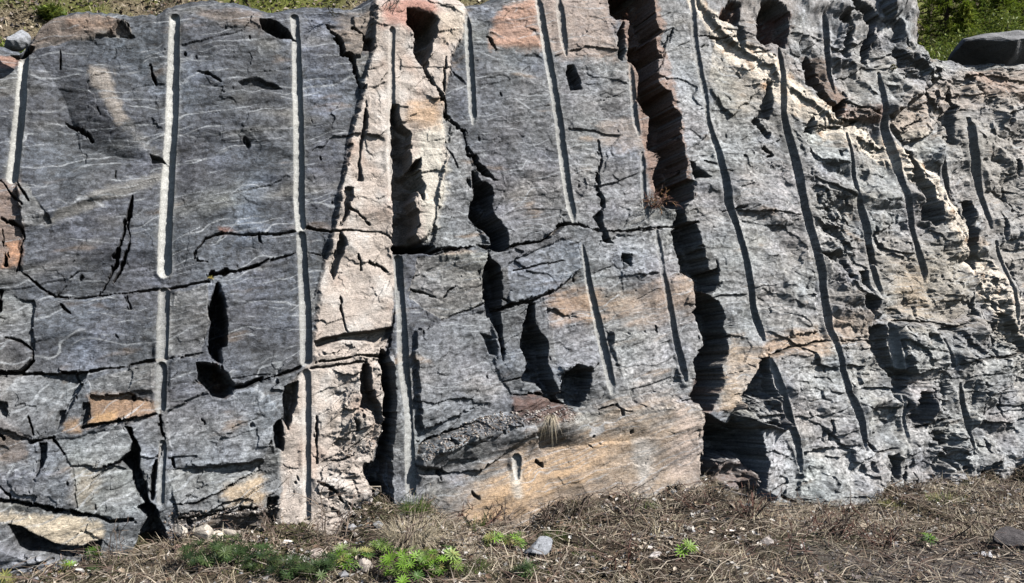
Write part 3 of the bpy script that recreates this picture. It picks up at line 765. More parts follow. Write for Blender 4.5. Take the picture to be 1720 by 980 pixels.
# zones
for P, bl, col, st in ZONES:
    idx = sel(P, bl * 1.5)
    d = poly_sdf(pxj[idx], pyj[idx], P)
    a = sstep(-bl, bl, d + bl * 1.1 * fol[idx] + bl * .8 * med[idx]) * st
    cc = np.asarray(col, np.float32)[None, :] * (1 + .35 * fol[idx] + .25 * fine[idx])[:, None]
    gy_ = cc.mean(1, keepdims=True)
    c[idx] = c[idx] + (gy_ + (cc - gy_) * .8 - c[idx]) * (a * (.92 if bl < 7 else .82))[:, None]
# scattered rust
ru = sstep(.32, .62, fbm(along * 2.0, across * 7, 4, 120)) * .4
c = mixc(c, (.33, .22, .13), ru * (1 - .5 * leftsmooth))
# pegmatite
pc = np.zeros((N, 3), np.float32) + np.array([.50, .43, .375], np.float32)
pc = mixc(pc, (.58, .54, .50), sstep(-.1, .5, fbm(S * 5, V * 5, 4, 130)))
pc = mixc(pc, (.46, .33, .26), sstep(.1, .6, fbm(S * 4, V * 3, 3, 134)) * .6)
pc = mixc(pc, (.26, .22, .19), sstep(.3, .55, fbm(S * 13, V * 13, 3, 138)) * .6)
pc *= (0.92 + .16 * r3)[:, None] * .92
tint_keep = np.zeros(N, np.float32)
c = c + (pc - c) * (pegm * .88)[:, None]
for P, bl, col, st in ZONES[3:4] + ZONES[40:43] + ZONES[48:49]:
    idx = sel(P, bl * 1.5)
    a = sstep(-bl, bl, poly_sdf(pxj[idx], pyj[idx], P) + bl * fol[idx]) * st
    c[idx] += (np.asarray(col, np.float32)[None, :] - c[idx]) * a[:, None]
vc = mixc(np.zeros((N, 3), np.float32) + np.array([.70, .62, .52], np.float32), (.46, .31, .2), sstep(.1, .6, fbm(S * 9, V * 9, 3, 140)))
vstr = sstep(1740, 1620, px0) * .35 + .63
c = c + (vc - c) * (veinm * vstr)[:, None]
# white quartz streaks following the foliation
def veins(freq, warp, wid, seed, occ):
    v = across * freq + warp * fbm(S * 1.7, V * 2.2, 3, seed) + .25 * noise(S * 9, V * 12, seed + 1)
    k_ = np.round(v)
    on = sstep(occ, occ + .35, noise(S * 2.4 + k_ * 5.7, k_ * 3.3, seed + 2) + .25 * noise(S * 14, V * 20, seed + 3))
    return sstep(wid, wid * .25, np.abs(v - k_) * (1 + .6 * noise(S * 22, V * 30, seed + 4))) * on
st = veins(9, 1.6, .06, 450, .15)
c = mixc(c, (.42, .44, .46), st * .6 * (1 - pegm))
st = veins(26, 2.6, .13, 460, .05)
c = mixc(c, (.36, .38, .40), st * .55 * (1 - pegm))
st = veins(17, 2.2, .22, 470, .1)
c = mixc(c, (.05, .052, .055), st * .45 * (1 - pegm))
# lime wash and drill dust
sp = sstep(.15, .55, fbm(S * 1.4, V * 2.6, 4, 160)) * lt * .35
c = mixc(c, (.36, .38, .40), sp * (1 - pegm))
# lichen, thin dark film in patches
li = sstep(.25, .6, fbm(S * 7, V * 7, 4, 170)) * .45
c = mixc(c, (.085, .085, .085), li * (1 - pegm * .7) * (1 - dust))
# dirt in cracks and clefts (soil colour)
c = mixc(c, (.10, .075, .055), np.clip(crackm, 0, 1) * .55)
# weathered bare plateau behind the rim
dcol = np.array([.50, .50, .475], np.float32)
dm = np.clip(dust, 0, 1)
c = mixc(c, (.30, .275, .24), right * sstep(-.15, .35, fbm(S * 2.2, V * 2.6, 3, 440)) * .4 * (1 - low) * (1 - dm))
dcv = dcol[None, :] * (.92 + .14 * fine + .3 * fbm(S * 4, V * 3, 3, 421) + .14 * fbm(S * 10, V * 12, 3, 420))[:, None]
c = c + (dcv - c) * (dm * .88)[:, None]
c = np.clip(c, .02, .8)
print('colour done')

# ------------------------------------------------------------------ materials
def new_mat(name):
    m = bpy.data.materials.new(name)
    m.use_nodes = True
    n = m.node_tree.nodes; l = m.node_tree.links
    b = n['Principled BSDF']
    return m, n, l, b

def rock_mat(name, rough_=0.8, spec=0.28, bump=1.0, speck=0.5):
    m, n, l, b = new_mat(name)
    a = n.new('ShaderNodeVertexColor'); a.layer_name = 'tint'
    tc = n.new('ShaderNodeTexCoord')
    mp = n.new('ShaderNodeMapping'); mp.inputs['Rotation'].default_value = (0.2, 0.14, 0); mp.inputs['Scale'].default_value = (1, 1, 3.2)
    l.new(tc.outputs['Object'], mp.inputs[0])
    n1 = n.new('ShaderNodeTexNoise'); n1.inputs['Scale'].default_value = 38; n1.inputs['Detail'].default_value = 8; n1.inputs['Roughness'].default_value = .72
    l.new(mp.outputs[0], n1.inputs['Vector'])
    n2 = n.new('ShaderNodeTexNoise'); n2.inputs['Scale'].default_value = 120; n2.inputs['Detail'].default_value = 5; n2.inputs['Roughness'].default_value = .75
    l.new(tc.outputs['Object'], n2.inputs['Vector'])
    r1_ = n.new('ShaderNodeMapRange'); r1_.inputs[1].default_value = .3; r1_.inputs[2].default_value = .7; r1_.inputs[3].default_value = 1 - speck; r1_.inputs[4].default_value = 1 + speck
    l.new(n1.outputs[0], r1_.inputs[0])
    r2_ = n.new('ShaderNodeMapRange'); r2_.inputs[1].default_value = .3; r2_.inputs[2].default_value = .7; r2_.inputs[3].default_value = .55; r2_.inputs[4].default_value = 1.5
    l.new(n2.outputs[0], r2_.inputs[0])
    mu = n.new('ShaderNodeMath'); mu.operation = 'MULTIPLY'
    l.new(r1_.outputs[0], mu.inputs[0]); l.new(r2_.outputs[0], mu.inputs[1])
    mx = n.new('ShaderNodeVectorMath'); mx.operation = 'SCALE'
    l.new(a.outputs[0], mx.inputs[0]); l.new(mu.outputs[0], mx.inputs['Scale'])
    # pale mineral flecks
    vo = n.new('ShaderNodeTexNoise'); vo.inputs['Scale'].default_value = 120; vo.inputs['Detail'].default_value = 3
    l.new(mp.outputs[0], vo.inputs['Vector'])
    vr = n.new('ShaderNodeMapRange'); vr.inputs[1].default_value = .62; vr.inputs[2].default_value = .74; vr.inputs[3].default_value = 0; vr.inputs[4].default_value = .5
    l.new(vo.outputs[0], vr.inputs[0])
    mc = n.new('ShaderNodeMixRGB'); mc.inputs[2].default_value = (.5, .5, .5, 1)
    l.new(vr.outputs[0], mc.inputs[0]); l.new(mx.outputs[0], mc.inputs[1])
    l.new(mc.outputs[0], b.inputs['Base Color'])
    b.inputs['Roughness'].default_value = rough_
    b.inputs['Specular IOR Level'].default_value = spec
    bp = n.new('ShaderNodeBump'); bp.inputs['Strength'].default_value = .8; bp.inputs['Distance'].default_value = .006 * bump
    l.new(n1.outputs[0], bp.inputs['Height'])
    bp2 = n.new('ShaderNodeBump'); bp2.inputs['Strength'].default_value = .6; bp2.inputs['Distance'].default_value = .003 * bump
    l.new(n2.outputs[0], bp2.inputs['Height']); l.new(bp.outputs[0], bp2.inputs['Normal'])
    l.new(bp2.outputs[0], b.inputs['Normal'])
    return m

M_rock = rock_mat('gneiss', .72, .35, 1.25, .55)
M_peg = rock_mat('pegmatite', .85, .2, 1.3, .35)
M_dust = rock_mat('dusted_groove', .9, .15, .35, .16)

# ------------------------------------------------------------------ split the cliff surface into parts
cliff = empty('rock_face', (0, Y0, 0))
tag(cliff, 'tall blasted grey rock face with upright drill grooves, black clefts and a pink vein', 'rock face')
cl_off = np.array([0, Y0, 0], np.float32)
NB = len(BLOCKS)
# part ids: 0..NB-1 blocks, NB vein, NB+1 cream vein, 100+ crevice, 200+ groove
pid = label.astype(np.int32)
pid = np.where(pitlab >= 0, 100 + pitlab, pid)
pid = np.where(groovelab >= 0, 200 + groovelab, pid)
ii, jj = np.meshgrid(np.arange(nv - 1), np.arange(ns - 1), indexing='ij')
v00 = (ii * ns + jj).ravel(); v10 = v00 + 1; v11 = v10 + ns; v01 = v00 + ns
fid = pid[v00]
quads_all = np.stack([v00, v10, v11, v01], -1)
cof = co.reshape(-1, 3) - cl_off
for k in np.unique(fid):
    q = quads_all[fid == k]
    if len(q) < 12:
        fid[fid == k] = label[v00[fid == k]]
for k in np.unique(fid):
    q = quads_all[fid == k]
    u, inv = np.unique(q.ravel(), return_inverse=True)
    if k < NB: nm, lab, mt = 'rock_block', BLOCKS[k][2], M_rock
    elif k == NB: nm, lab, mt = 'pink_vein', 'broad pale pink crystalline vein', M_peg
    elif k == NB + 1: nm, lab, mt = 'cream_vein', 'crumbly cream vein slanting down to the right', M_peg
    elif k < 200:
        nm, lab, mt = 'crevice', PITS[k - 100][2], M_rock
        if lab == 'big': lab = 'big black cleft with brown soil at the top'
    else: nm, lab, mt = 'drill_groove', GROOVES[k - 200][2], (M_dust if GROOVES[k - 200][1] > .25 else M_rock)
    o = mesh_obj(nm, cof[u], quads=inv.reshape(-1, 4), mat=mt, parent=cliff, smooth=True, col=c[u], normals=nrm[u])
    if lab: o['label'] = lab
print('cliff parts', len(np.unique(fid)))

# ------------------------------------------------------------------ ground
bs = np.array(BASE, float)
def gravel_w(x, y):      # bare grey gravel patch at the right
    return sstep(.9, 2.4, x - 0.6 * (y - 5.0) + .6 * fbm(x * 1.3, y * 1.3, 2, 211)) * sstep(6.4, 5.3, y + .3 * fbm(x * 2, y * 2, 2, 213))
def base_z(X_):
    Xp = X_
    Yp = wallY(Xp)
    p = 860 + F * Xp / Yp
    yb = np.interp(p, bs[:, 0], bs[:, 1])
    return CAM_Z - (yb - 490) / F * (Yp - 0.08)
def ground_z(x, y):
    x = np.asarray(x, np.float32); y = np.asarray(y, np.float32)
    # distance in front of the wall, and foot point of the wall
    dist = ((Y0 + MY * x) - y) / math.sqrt(1 + MY * MY)
    fx = x - dist * NX
    zb = base_z(np.clip(fx, -6, 9))
    t = np.exp(-np.clip(dist, 0, 9) / 1.1)
    far = -0.10 - 0.06 * sstep(0, 5, x) - 0.02 * np.clip(dist - 3, 0, 10)
    z = zb * t + far * (1 - t)
    z = z + 0.045 * fbm(x * 1.7, y * 1.7, 3, 201) + (0.035 * fbm(x * 6, y * 6, 3, 205) + .022 * fbm(x * 22, y * 22, 2, 206)) * sstep(8, 3, dist) * (1 - .7 * gravel_w(x, y))
    z = z + .07 * np.exp(-np.clip(dist, 0, 9) / .22) * (.4 + 1.2 * noise(x * 4.5, y * 4.5, 207)) * sstep(8, 3, dist)
    return z

def litter_mat():
    m, n, l, b = new_mat('ground_litter')
    tc = n.new('ShaderNodeTexCoord')
    n1 = n.new('ShaderNodeTexNoise'); n1.inputs['Scale'].default_value = 2.2; n1.inputs['Detail'].default_value = 6
    n2 = n.new('ShaderNodeTexNoise'); n2.inputs['Scale'].default_value = 60; n2.inputs['Detail'].default_value = 8; n2.inputs['Roughness'].default_value = .75
    for q in (n1, n2): l.new(tc.outputs['Object'], q.inputs['Vector'])
    r = n.new('ShaderNodeValToRGB')
    r.color_ramp.elements[0].position = .3; r.color_ramp.elements[0].color = (.022, .021, .020, 1)
    r.color_ramp.elements[1].position = .75; r.color_ramp.elements[1].color = (.23, .225, .22, 1)
    e = r.color_ramp.elements.new(.5); e.color = (.095, .092, .09, 1)
    l.new(n2.outputs[0], r.inputs[0])
    a = n.new('ShaderNodeVertexColor'); a.layer_name = 'tint'
    mx = n.new('ShaderNodeMixRGB'); mx.blend_type = 'MIX'; mx.inputs[0].default_value = .55
    mm = n.new('ShaderNodeVectorMath'); mm.operation = 'MULTIPLY'
    sc = n.new('ShaderNodeVectorMath'); sc.operation = 'SCALE'; sc.inputs['Scale'].default_value = 7.5
    l.new(r.outputs[0], sc.inputs[0])
    l.new(sc.outputs[0], mm.inputs[0]); l.new(a.outputs[0], mm.inputs[1])
    l.new(mm.outputs[0], b.inputs['Base Color'])
    b.inputs['Roughness'].default_value = .95
    b.inputs['Specular IOR Level'].default_value = .1
    bp = n.new('ShaderNodeBump'); bp.inputs['Strength'].default_value = 1; bp.inputs['Distance'].default_value = .02
    l.new(n2.outputs[0], bp.inputs['Height']); l.new(bp.outputs[0], b.inputs['Normal'])
    return m
M_litter = litter_mat()

def grid_sheet(name, xs, ys, zf, colf, mat):
    gx, gy = np.meshgrid(xs, ys, indexing='xy')
    z = zf(gx.ravel(), gy.ravel())
    v = np.stack([gx.ravel(), gy.ravel(), z], -1)
    r_, c_ = gx.shape
    i, j = np.meshgrid(np.arange(r_ - 1), np.arange(c_ - 1), indexing='ij')
    a = (i * c_ + j).ravel()
    q = np.stack([a, a + 1, a + 1 + c_, a + c_], -1)
    o = mesh_obj(name, v, quads=q, mat=mat, smooth=True, col=colf(gx.ravel(), gy.ravel()))
    o['kind'] = 'structure'
    return o

def green_w(x, y):
    return sstep(.05, .4, fbm(x * 1.6, y * 1.6, 3, 221) + .35 * sstep(1.0, -1.5, x))
def ground_col(x, y):
    x = np.asarray(x, np.float32); y = np.asarray(y, np.float32)
    cc = np.zeros((x.size, 3), np.float32) + np.array([.085, .068, .054], np.float32)
    cc = mixc(cc, (.17, .145, .10), sstep(0, .4, fbm(x * 2.3, y * 2.3, 3, 215)) * .8)
    cc = mixc(cc, (.10, .115, .045), green_w(x, y) * .45)
    cc = mixc(cc, (.17, .155, .15), gravel_w(x, y) * .9)
    return cc
xs = np.concatenate([np.arange(-60, -6, 3.0), np.arange(-6, 9, .035), np.arange(9, 61, 3.0)])
ys = np.concatenate([np.arange(-60, 2.5, 3.0), np.arange(2.5, 11, .035)])
def gz2(x, y):
    z = ground_z(x, y)
    dist = ((Y0 + MY * x) - y) / math.sqrt(1 + MY * MY)
    return z - 0.6 * sstep(-.25, -.6, dist)
grid_sheet('ground', xs, ys, gz2, ground_col, M_litter)

def on_ground(px, py):
    """photo pixel -> point on the ground"""
    t = (px - 860.0) / F; e = (py - 490.0) / F
    lo, hi = 2.0, 14.0
    for Yv in np.arange(2.5, 12, .02):
        if CAM_Z - e * Yv < float(ground_z(np.array([t * Yv]), np.array([Yv]))[0]):
            break
    Yw = Y0 / (1 - MY * t) - 0.10
    Yv = min(Yv, Yw)
    return t * Yv, Yv, float(ground_z(np.array([t * Yv]), np.array([Yv]))[0])

def on_wall(px, py, out=0.0):
    """photo pixel -> nearest built point of the cliff surface"""
    k = int(np.argmin((px0 - px) ** 2 + (py0 - py) ** 2))
    p = co.reshape(-1, 3)[k].copy()
    p += np.array([NX, NY, 0]) * out
    return p

# hillside behind the cliff
HOFF = 1.05
def hill_z(x, y):
    x = np.asarray(x, np.float32); y = np.asarray(y, np.float32)
    dist = (y - (Y0 + MY * x) - HOFF) / math.sqrt(1 + MY * MY)
    rimx = np.interp(x, X, rim)
    z0 = rimx - .22
    rt = sstep(3.2, 4.8, x)
    z = z0 + (0.5 - .35 * rt) * sstep(0.1, 1.4, dist) + (0.62 - .34 * rt) * np.clip(dist - .3, 0, 60) * sstep(60, 5, np.clip(dist, 5, 60)) ** .2
    z = z + .30 * np.clip(dist - 3.2, 0, 40) * rt + .1 * np.clip(dist - 8, 0, 40)
    z = z + .12 * fbm(x * .8, y * .8, 3, 231) + .04 * fbm(x * 4, y * 4, 3, 235) - 1.2 * sstep(.1, -.3, dist)
    return z
def hill_col(x, y):
    x = np.asarray(x, np.float32); y = np.asarray(y, np.float32)
    cc = np.zeros((x.size, 3), np.float32) + np.array([.24, .20, .14], np.float32)
    cc = mixc(cc, (.15, .18, .035), sstep(-.25, .3, fbm(x * 1.2, y * 1.2, 3, 241)) * .85)
    return cc
xs = np.concatenate([np.arange(-60, -5, 2.5), np.arange(-5, 12, .08), np.arange(12, 61, 2.5)])
ds = np.concatenate([np.arange(-.06, 6, .08), np.arange(6, 70, 2.0)])
hgx, hgd = np.meshgrid(xs, ds, indexing='xy')
hgy = Y0 + MY * hgx + HOFF + hgd * math.sqrt(1 + MY * MY)
hgz = hill_z(hgx.ravel(), hgy.ravel())
r_, c_ = hgx.shape
i_, j_ = np.meshgrid(np.arange(r_ - 1), np.arange(c_ - 1), indexing='ij')
a_ = (i_ * c_ + j_).ravel()
hill = mesh_obj('hillside', np.stack([hgx.ravel(), hgy.ravel(), hgz], -1), quads=np.stack([a_, a_ + 1, a_ + 1 + c_, a_ + c_], -1), mat=M_litter, smooth=True, col=hill_col(hgx.ravel(), hgy.ravel()))
hill['kind'] = 'structure'

# ------------------------------------------------------------------ plants, stones, litter
def veg_mat(name, rough_=.8, trans=0.0, var=.35, scale=8.0, spec=.2):
    m, n, l, b = new_mat(name)
    a = n.new('ShaderNodeVertexColor'); a.layer_name = 'tint'
    tc = n.new('ShaderNodeTexCoord')
    t = n.new('ShaderNodeTexNoise'); t.inputs['Scale'].default_value = scale; t.inputs['Detail'].default_value = 4
    l.new(tc.outputs['Object'], t.inputs['Vector'])
    r = n.new('ShaderNodeMapRange'); r.inputs[1].default_value = .3; r.inputs[2].default_value = .7; r.inputs[3].default_value = 1 - var; r.inputs[4].default_value = 1 + var
    l.new(t.outputs[0], r.inputs[0])
    mx = n.new('ShaderNodeVectorMath'); mx.operation = 'SCALE'
    l.new(a.outputs[0], mx.inputs[0]); l.new(r.outputs[0], mx.inputs['Scale'])
    l.new(mx.outputs[0], b.inputs['Base Color'])
    b.inputs['Roughness'].default_value = rough_
    b.inputs['Specular IOR Level'].default_value = spec
    if trans > 0:
        tr = n.new('ShaderNodeBsdfTranslucent'); ms = n.new('ShaderNodeMixShader'); ms.inputs[0].default_value = trans
        l.new(mx.outputs[0], tr.inputs['Color']); l.new(b.outputs[0], ms.inputs[1]); l.new(tr.outputs[0], ms.inputs[2])
        l.new(ms.outputs[0], n['Material Output'].inputs['Surface'])
    return m
M_straw = veg_mat('dry_straw', .75)
M_leaf = veg_mat('green_leaf', .5, spec=.35, trans=.3)
M_dead = veg_mat('dead_leaf', .85)
M_twig = veg_mat('twig_bark', .85)
M_needle = veg_mat('needles', .7, scale=3, trans=.4)
M_stone = rock_mat('loose_stone', .85, .2, 1.0, .35)
M_moss = veg_mat('moss', .95, scale=40)

def strips(base, direc, length, width, droop, segs=3, col=None, side=None):
    """many tapering curved blades at once. base (n,3), direc (n,3) unit, length/width/droop (n,)"""
    n = len(base)
    if side is None:
        a = rng.uniform(0, 2 * np.pi, n)
        side = np.stack([np.cos(a), np.sin(a), 0 * a], -1)
    vs = []
    for k in range(segs + 1):
        t = k / segs
        p = base + direc * (length * t)[:, None]
        p[:, 2] -= droop * length * t * t
        wd = (width * (1 - t) ** .7 * .5 + width * .04)[:, None]
        vs.append(p - side * wd); vs.append(p + side * wd)
    v = np.stack(vs, 1)                       # n, 2(segs+1), 3
    m = 2 * (segs + 1)
    q = []
    for k in range(segs):
        q.append([2 * k, 2 * k + 1, 2 * k + 3, 2 * k + 2])
    q = np.array(q)[None] + (np.arange(n) * m)[:, None, None]
    cc = np.repeat(col, m, axis=0) if col is not None else None
    return v.reshape(-1, 3), q.reshape(-1, 4), cc

def tubes(paths, radii, cols, sides=4):
    """paths: list of (k,3) arrays; radii: list of (k,) arrays"""
    V_, Q_, C_ = [], [], []
    off = 0
    ang = np.arange(sides) / sides * 2 * np.pi
    for p, r, cl in zip(paths, radii, cols):
        p = np.asarray(p, float); k = len(p)
        d = np.gradient(p, axis=0); d /= np.linalg.norm(d, axis=1, keepdims=True) + 1e-9
        u = np.cross(d, [0.3, 0.9, 0.31]); u /= np.linalg.norm(u, axis=1, keepdims=True) + 1e-9
        w_ = np.cross(d, u)
        ring = p[:, None, :] + (u[:, None, :] * np.cos(ang)[None, :, None] + w_[:, None, :] * np.sin(ang)[None, :, None]) * np.asarray(r)[:, None, None]
        V_.append(ring.reshape(-1, 3))
        for i in range(k - 1):
            for j in range(sides):
                a = off + i * sides + j; b = off + i * sides + (j + 1) % sides
                Q_.append([a, b, b + sides, a + sides])
        C_.append(np.repeat([cl], k * sides, axis=0))
        off += k * sides
    return np.concatenate(V_), np.array(Q_), np.concatenate(C_)

def jitcol(n, cols, var=.25):
    cols = np.array(cols, float)
    k = rng.integers(0, len(cols), n)
    return np.clip(cols[k] * (1 + rng.uniform(-var, var, (n, 1))), 0.01, .9)

STRAW = [(.38, .33, .23), (.48, .42, .32), (.27, .22, .15), (.18, .135, .095), (.34, .29, .22)]
RUST = [(.17, .12, .085), (.24, .18, .13), (.12, .095, .075)]
GBR = [(.16, .11, .09), (.10, .07, .055), (.21, .16, .13)]
GREEN = [(.07, .13, .02), (.10, .17, .03), (.05, .10, .02), (.15, .2, .05)]

def scatter(n, xr=(-4.2, 7.5), dr=(0.0, 4.6), dpow=1.0):
    fx = rng.uniform(*xr, n)
    d = dr[0] + (dr[1] - dr[0]) * rng.uniform(0, 1, n) ** dpow
    x = fx + d * NX
    y = Y0 + MY * fx + d * NY
    return x, y, d

def keep(x, y, lim=4.4):
    t = x / y
    return (y > 3.6) & (np.abs(t) < .68) & (y < 11)

# -- matted dry grass on the ground
x, y, d = scatter(230000, dpow=1.35)
dens = sstep(-.35, .35, fbm(x * 1.9, y * 1.9, 3, 301)) * (1 - .93 * gravel_w(x, y)) + .12
k = keep(x, y) & (rng.uniform(0, 1, x.size) < dens)
x, y = x[k], y[k]
n = len(x)
z = ground_z(x, y)
flow = 2 * np.pi * fbm(x * 1.2, y * 1.2, 2, 305) + rng.normal(0, .7, n)
el = np.abs(rng.normal(.15, .5, n))
dr_ = np.stack([np.cos(flow) * np.cos(el), np.sin(flow) * np.cos(el), np.sin(el)], -1)
L = rng.uniform(.03, .15, n)
v, q, cc = strips(np.stack([x, y, z - .003 + rng.uniform(0, .015, n)], -1), dr_, L, rng.uniform(.002, .0062, n), rng.uniform(0, .5, n), 2, jitcol(n, STRAW + STRAW[:2] + RUST[:2] + [(.09, .065, .05), (.33, .28, .23)], .4))
o = mesh_obj('dry_grass', v, quads=q, mat=M_straw, col=cc)
tag(o, 'matted dry straw and dead grass covering the ground below the rock', 'dry grass', kind='stuff')
# -- short green blades
x, y, d = scatter(60000, dpow=1.3)
k = keep(x, y) & (rng.uniform(0, 1, x.size) < (green_w(x, y) * .7 + .02) * (1 - gravel_w(x, y)))
x, y = x[k], y[k]; n = len(x); z = ground_z(x, y)
a = rng.uniform(0, 2 * np.pi, n); el = rng.uniform(.5, 1.4, n)
dr_ = np.stack([np.cos(a) * np.cos(el), np.sin(a) * np.cos(el), np.sin(el)], -1)
v, q, cc = strips(np.stack([x, y, z], -1), dr_, rng.uniform(.015, .06, n), rng.uniform(.002, .004, n), rng.uniform(.1, .5, n), 2, jitcol(n, GREEN + [(.2, .22, .07)]))
o = mesh_obj('green_grass', v, quads=q, mat=M_leaf, col=cc)
tag(o, 'short green grass and moss sprouting through the dead litter', 'grass', kind='stuff')
# -- dead leaves
def leaf_cards(x, y, z, size, cols, mat, name):
    n = len(x)
    a = rng.uniform(0, 2 * np.pi, n)
    nrm_ = np.stack([rng.normal(0, .55, n), rng.normal(-.1, .55, n), np.ones(n)], -1)
    nrm_ /= np.linalg.norm(nrm_, axis=1, keepdims=True)
    u = np.stack([np.cos(a), np.sin(a), 0 * a], -1); u -= nrm_ * (u * nrm_).sum(1, keepdims=True); u /= np.linalg.norm(u, axis=1, keepdims=True)
    w_ = np.cross(nrm_, u)
    c0 = np.stack([x, y, z], -1)
    sx = size[:, None]; cu = rng.uniform(.15, .6, n)[:, None]
    P_ = [c0 - u * sx * .5, c0 - u * sx * .1 + w_ * sx * .3 + nrm_ * sx * cu * .4, c0 + u * sx * .5 + nrm_ * sx * cu * .25, c0 - w_ * sx * .3 + nrm_ * sx * cu * .35 + u * sx * .05, c0 + 0 * u]
    v = np.stack(P_, 1).reshape(-1, 3)
    t = np.array([[0, 4, 1], [1, 4, 2], [2, 4, 3], [3, 4, 0]])[None] + (np.arange(n) * 5)[:, None, None]
    return mesh_obj(name, v, tris=t.reshape(-1, 3), mat=mat, col=np.repeat(cols, 5, axis=0))
x, y, d = scatter(75000, dpow=1.2)
k = keep(x, y) & (rng.uniform(0, 1, x.size) < .8 * sstep(-.3, .4, fbm(x * 2.5, y * 2.5, 3, 311)) + .08 - .5 * gravel_w(x, y))
x, y = x[k], y[k]; n = len(x)
o = leaf_cards(x, y, ground_z(x, y) + rng.uniform(0, .03, n), rng.uniform(.010, .05, n), jitcol(n, [(.27, .21, .15), (.42, .36, .29), (.15, .10, .07), (.52, .49, .45), (.11, .085, .07), (.2, .17, .16)]), M_dead, 'leaves')
tag(o, 'curled brown and bleached dead leaves strewn over the ground', 'dead leaves', kind='stuff')
# -- fallen twigs
x, y, d = scatter(15000, dpow=1.1)
k = keep(x, y); x, y = x[k], y[k]; n = len(x); z = ground_z(x, y)
P_, R_, C_ = [], [], []
for i in range(n):
    a = rng.uniform(0, 6.28); L = rng.uniform(.05, .30); up = rng.uniform(0, .6)
    b = np.array([x[i], y[i], z[i] + .006]); dd_ = np.array([math.cos(a), math.sin(a), 0])
    sdw = np.array([-dd_[1], dd_[0], 0]) * rng.normal(0, .12) * L
    P_.append([b, b + dd_ * L * .5 + sdw + [0, 0, L * up * .4 + .006], b + dd_ * L + [0, 0, L * up * .6]])
    r = rng.uniform(.0014, .0042); R_.append([r, r * .8, r * .4])
    C_.append(jitcol(1, [(.10, .075, .06), (.17, .13, .10), (.30, .25, .2), (.12, .08, .065), (.36, .31, .25)])[0])
v, q, cc = tubes(P_, R_, C_, 3)
o = mesh_obj('twig_debris', v, quads=q, mat=M_twig, col=cc)
tag(o, 'thin brown twigs and dead stems scattered over the ground', 'twigs', kind='stuff')

# -- arching dead stems banked against the foot of the rock
x, y, d = scatter(24000, dr=(-.04, 3.2), dpow=2.4)
k = keep(x, y) & (rng.uniform(0, 1, x.size) < (.15 + sstep(-.2, .35, fbm(x * 2.2, y * 2.2, 2, 331))) * (1 - .9 * gravel_w(x, y)))
x, y = x[k], y[k]; n = len(x); z = ground_z(x, y)
a = rng.uniform(0, 2 * np.pi, n); el = rng.uniform(.2, 1.2, n)
dr_ = np.stack([np.cos(a) * np.cos(el), np.sin(a) * np.cos(el), np.sin(el)], -1)
v, q, cc = strips(np.stack([x, y, z - .004], -1), dr_, rng.uniform(.06, .24, n), rng.uniform(.0025, .006, n), rng.uniform(.5, 1.3, n), 4, jitcol(n, STRAW + GBR * 2, .4))
o = mesh_obj('dead_stems', v, quads=q, mat=M_straw, col=cc)
tag(o, 'arching dead stems and rank straw banked along the foot of the rock', 'dead stems', kind='stuff')

# -- angular stones
import bmesh
def rock_verts(size, seed, flat=.7, subdiv=4, cuts=11):
    r_ = np.random.default_rng(seed)
    bm = bmesh.new(); bmesh.ops.create_icosphere(bm, subdivisions=subdiv, radius=1)
    v = np.array([p.co[:] for p in bm.verts]); f = np.array([[p.index for p in t.verts] for t in bm.faces])
    bm.free()
    for _ in range(cuts):
        nn = r_.normal(0, 1, 3); nn /= np.linalg.norm(nn)
        dcut = r_.uniform(.28, .62)
        over = np.clip(v @ nn - dcut, 0, None)
        v -= over[:, None] * nn * .93
    v += .03 * np.stack([noise(v[:, 0] * 3 + v[:, 2] * 2, v[:, 1] * 3, seed % 50 + i) for i in range(3)], -1)
    v /= np.abs(v).max(axis=0)
    v *= np.asarray(size)
    return v, f
# gravel: one mesh of many small angular stones
def pebbles(x, y, z, size, cols, name):
    v0, f0 = rock_verts((1, 1, .7), 5, subdiv=1, cuts=5)
    n = len(x)
    a = rng.uniform(0, 6.28, n); ca, sa = np.cos(a), np.sin(a)
    v = v0[None] * (size[:, None, None] * (1 + rng.uniform(-.3, .3, (n, 1, 3))))
    vx = v[..., 0] * ca[:, None] - v[..., 1] * sa[:, None]; vy = v[..., 0] * sa[:, None] + v[..., 1] * ca[:, None]
    v = np.stack([vx + x[:, None], vy + y[:, None], v[..., 2] + z[:, None]], -1)
    t = f0[None] + (np.arange(n) * len(v0))[:, None, None]
    return mesh_obj(name, v.reshape(-1, 3), tris=t.reshape(-1, 3), mat=M_stone, col=np.repeat(cols, len(v0), axis=0))
x, y, d = scatter(14000, xr=(-4, 8), dpow=1.0)
k = keep(x, y) & (rng.uniform(0, 1, x.size) < gravel_w(x, y) + .12)
x, y = x[k], y[k]; n = len(x)
o = pebbles(x, y, ground_z(x, y), rng.uniform(.003, .012, n) * (1 + 1.2 * (rng.uniform(0, 1, n) > .95)), jitcol(n, [(.26, .25, .25), (.19, .18, .18), (.34, .3, .28)]), 'gravel')
tag(o, 'fine grey gravel at the lower right and between the litter', 'gravel', kind='stuff')

x, y, d = scatter(5200, dr=(-.03, 1.0), dpow=2.4)
k = keep(x, y) & (rng.uniform(0, 1, x.size) < sstep(-.3, .5, fbm(x * 2, y * 2, 2, 341)))
x, y = x[k], y[k]; n = len(x)
o = pebbles(x, y, ground_z(x, y) + .002, rng.uniform(.005, .022, n) * (1 + 1.4 * (rng.uniform(0, 1, n) > .95)), jitcol(n, [(.28, .28, .29), (.2, .2, .2), (.4, .36, .32), (.33, .27, .2)]), 'foot_rubble')
tag(o, 'broken stone chips fallen along the foot of the rock', 'rubble', kind='stuff')

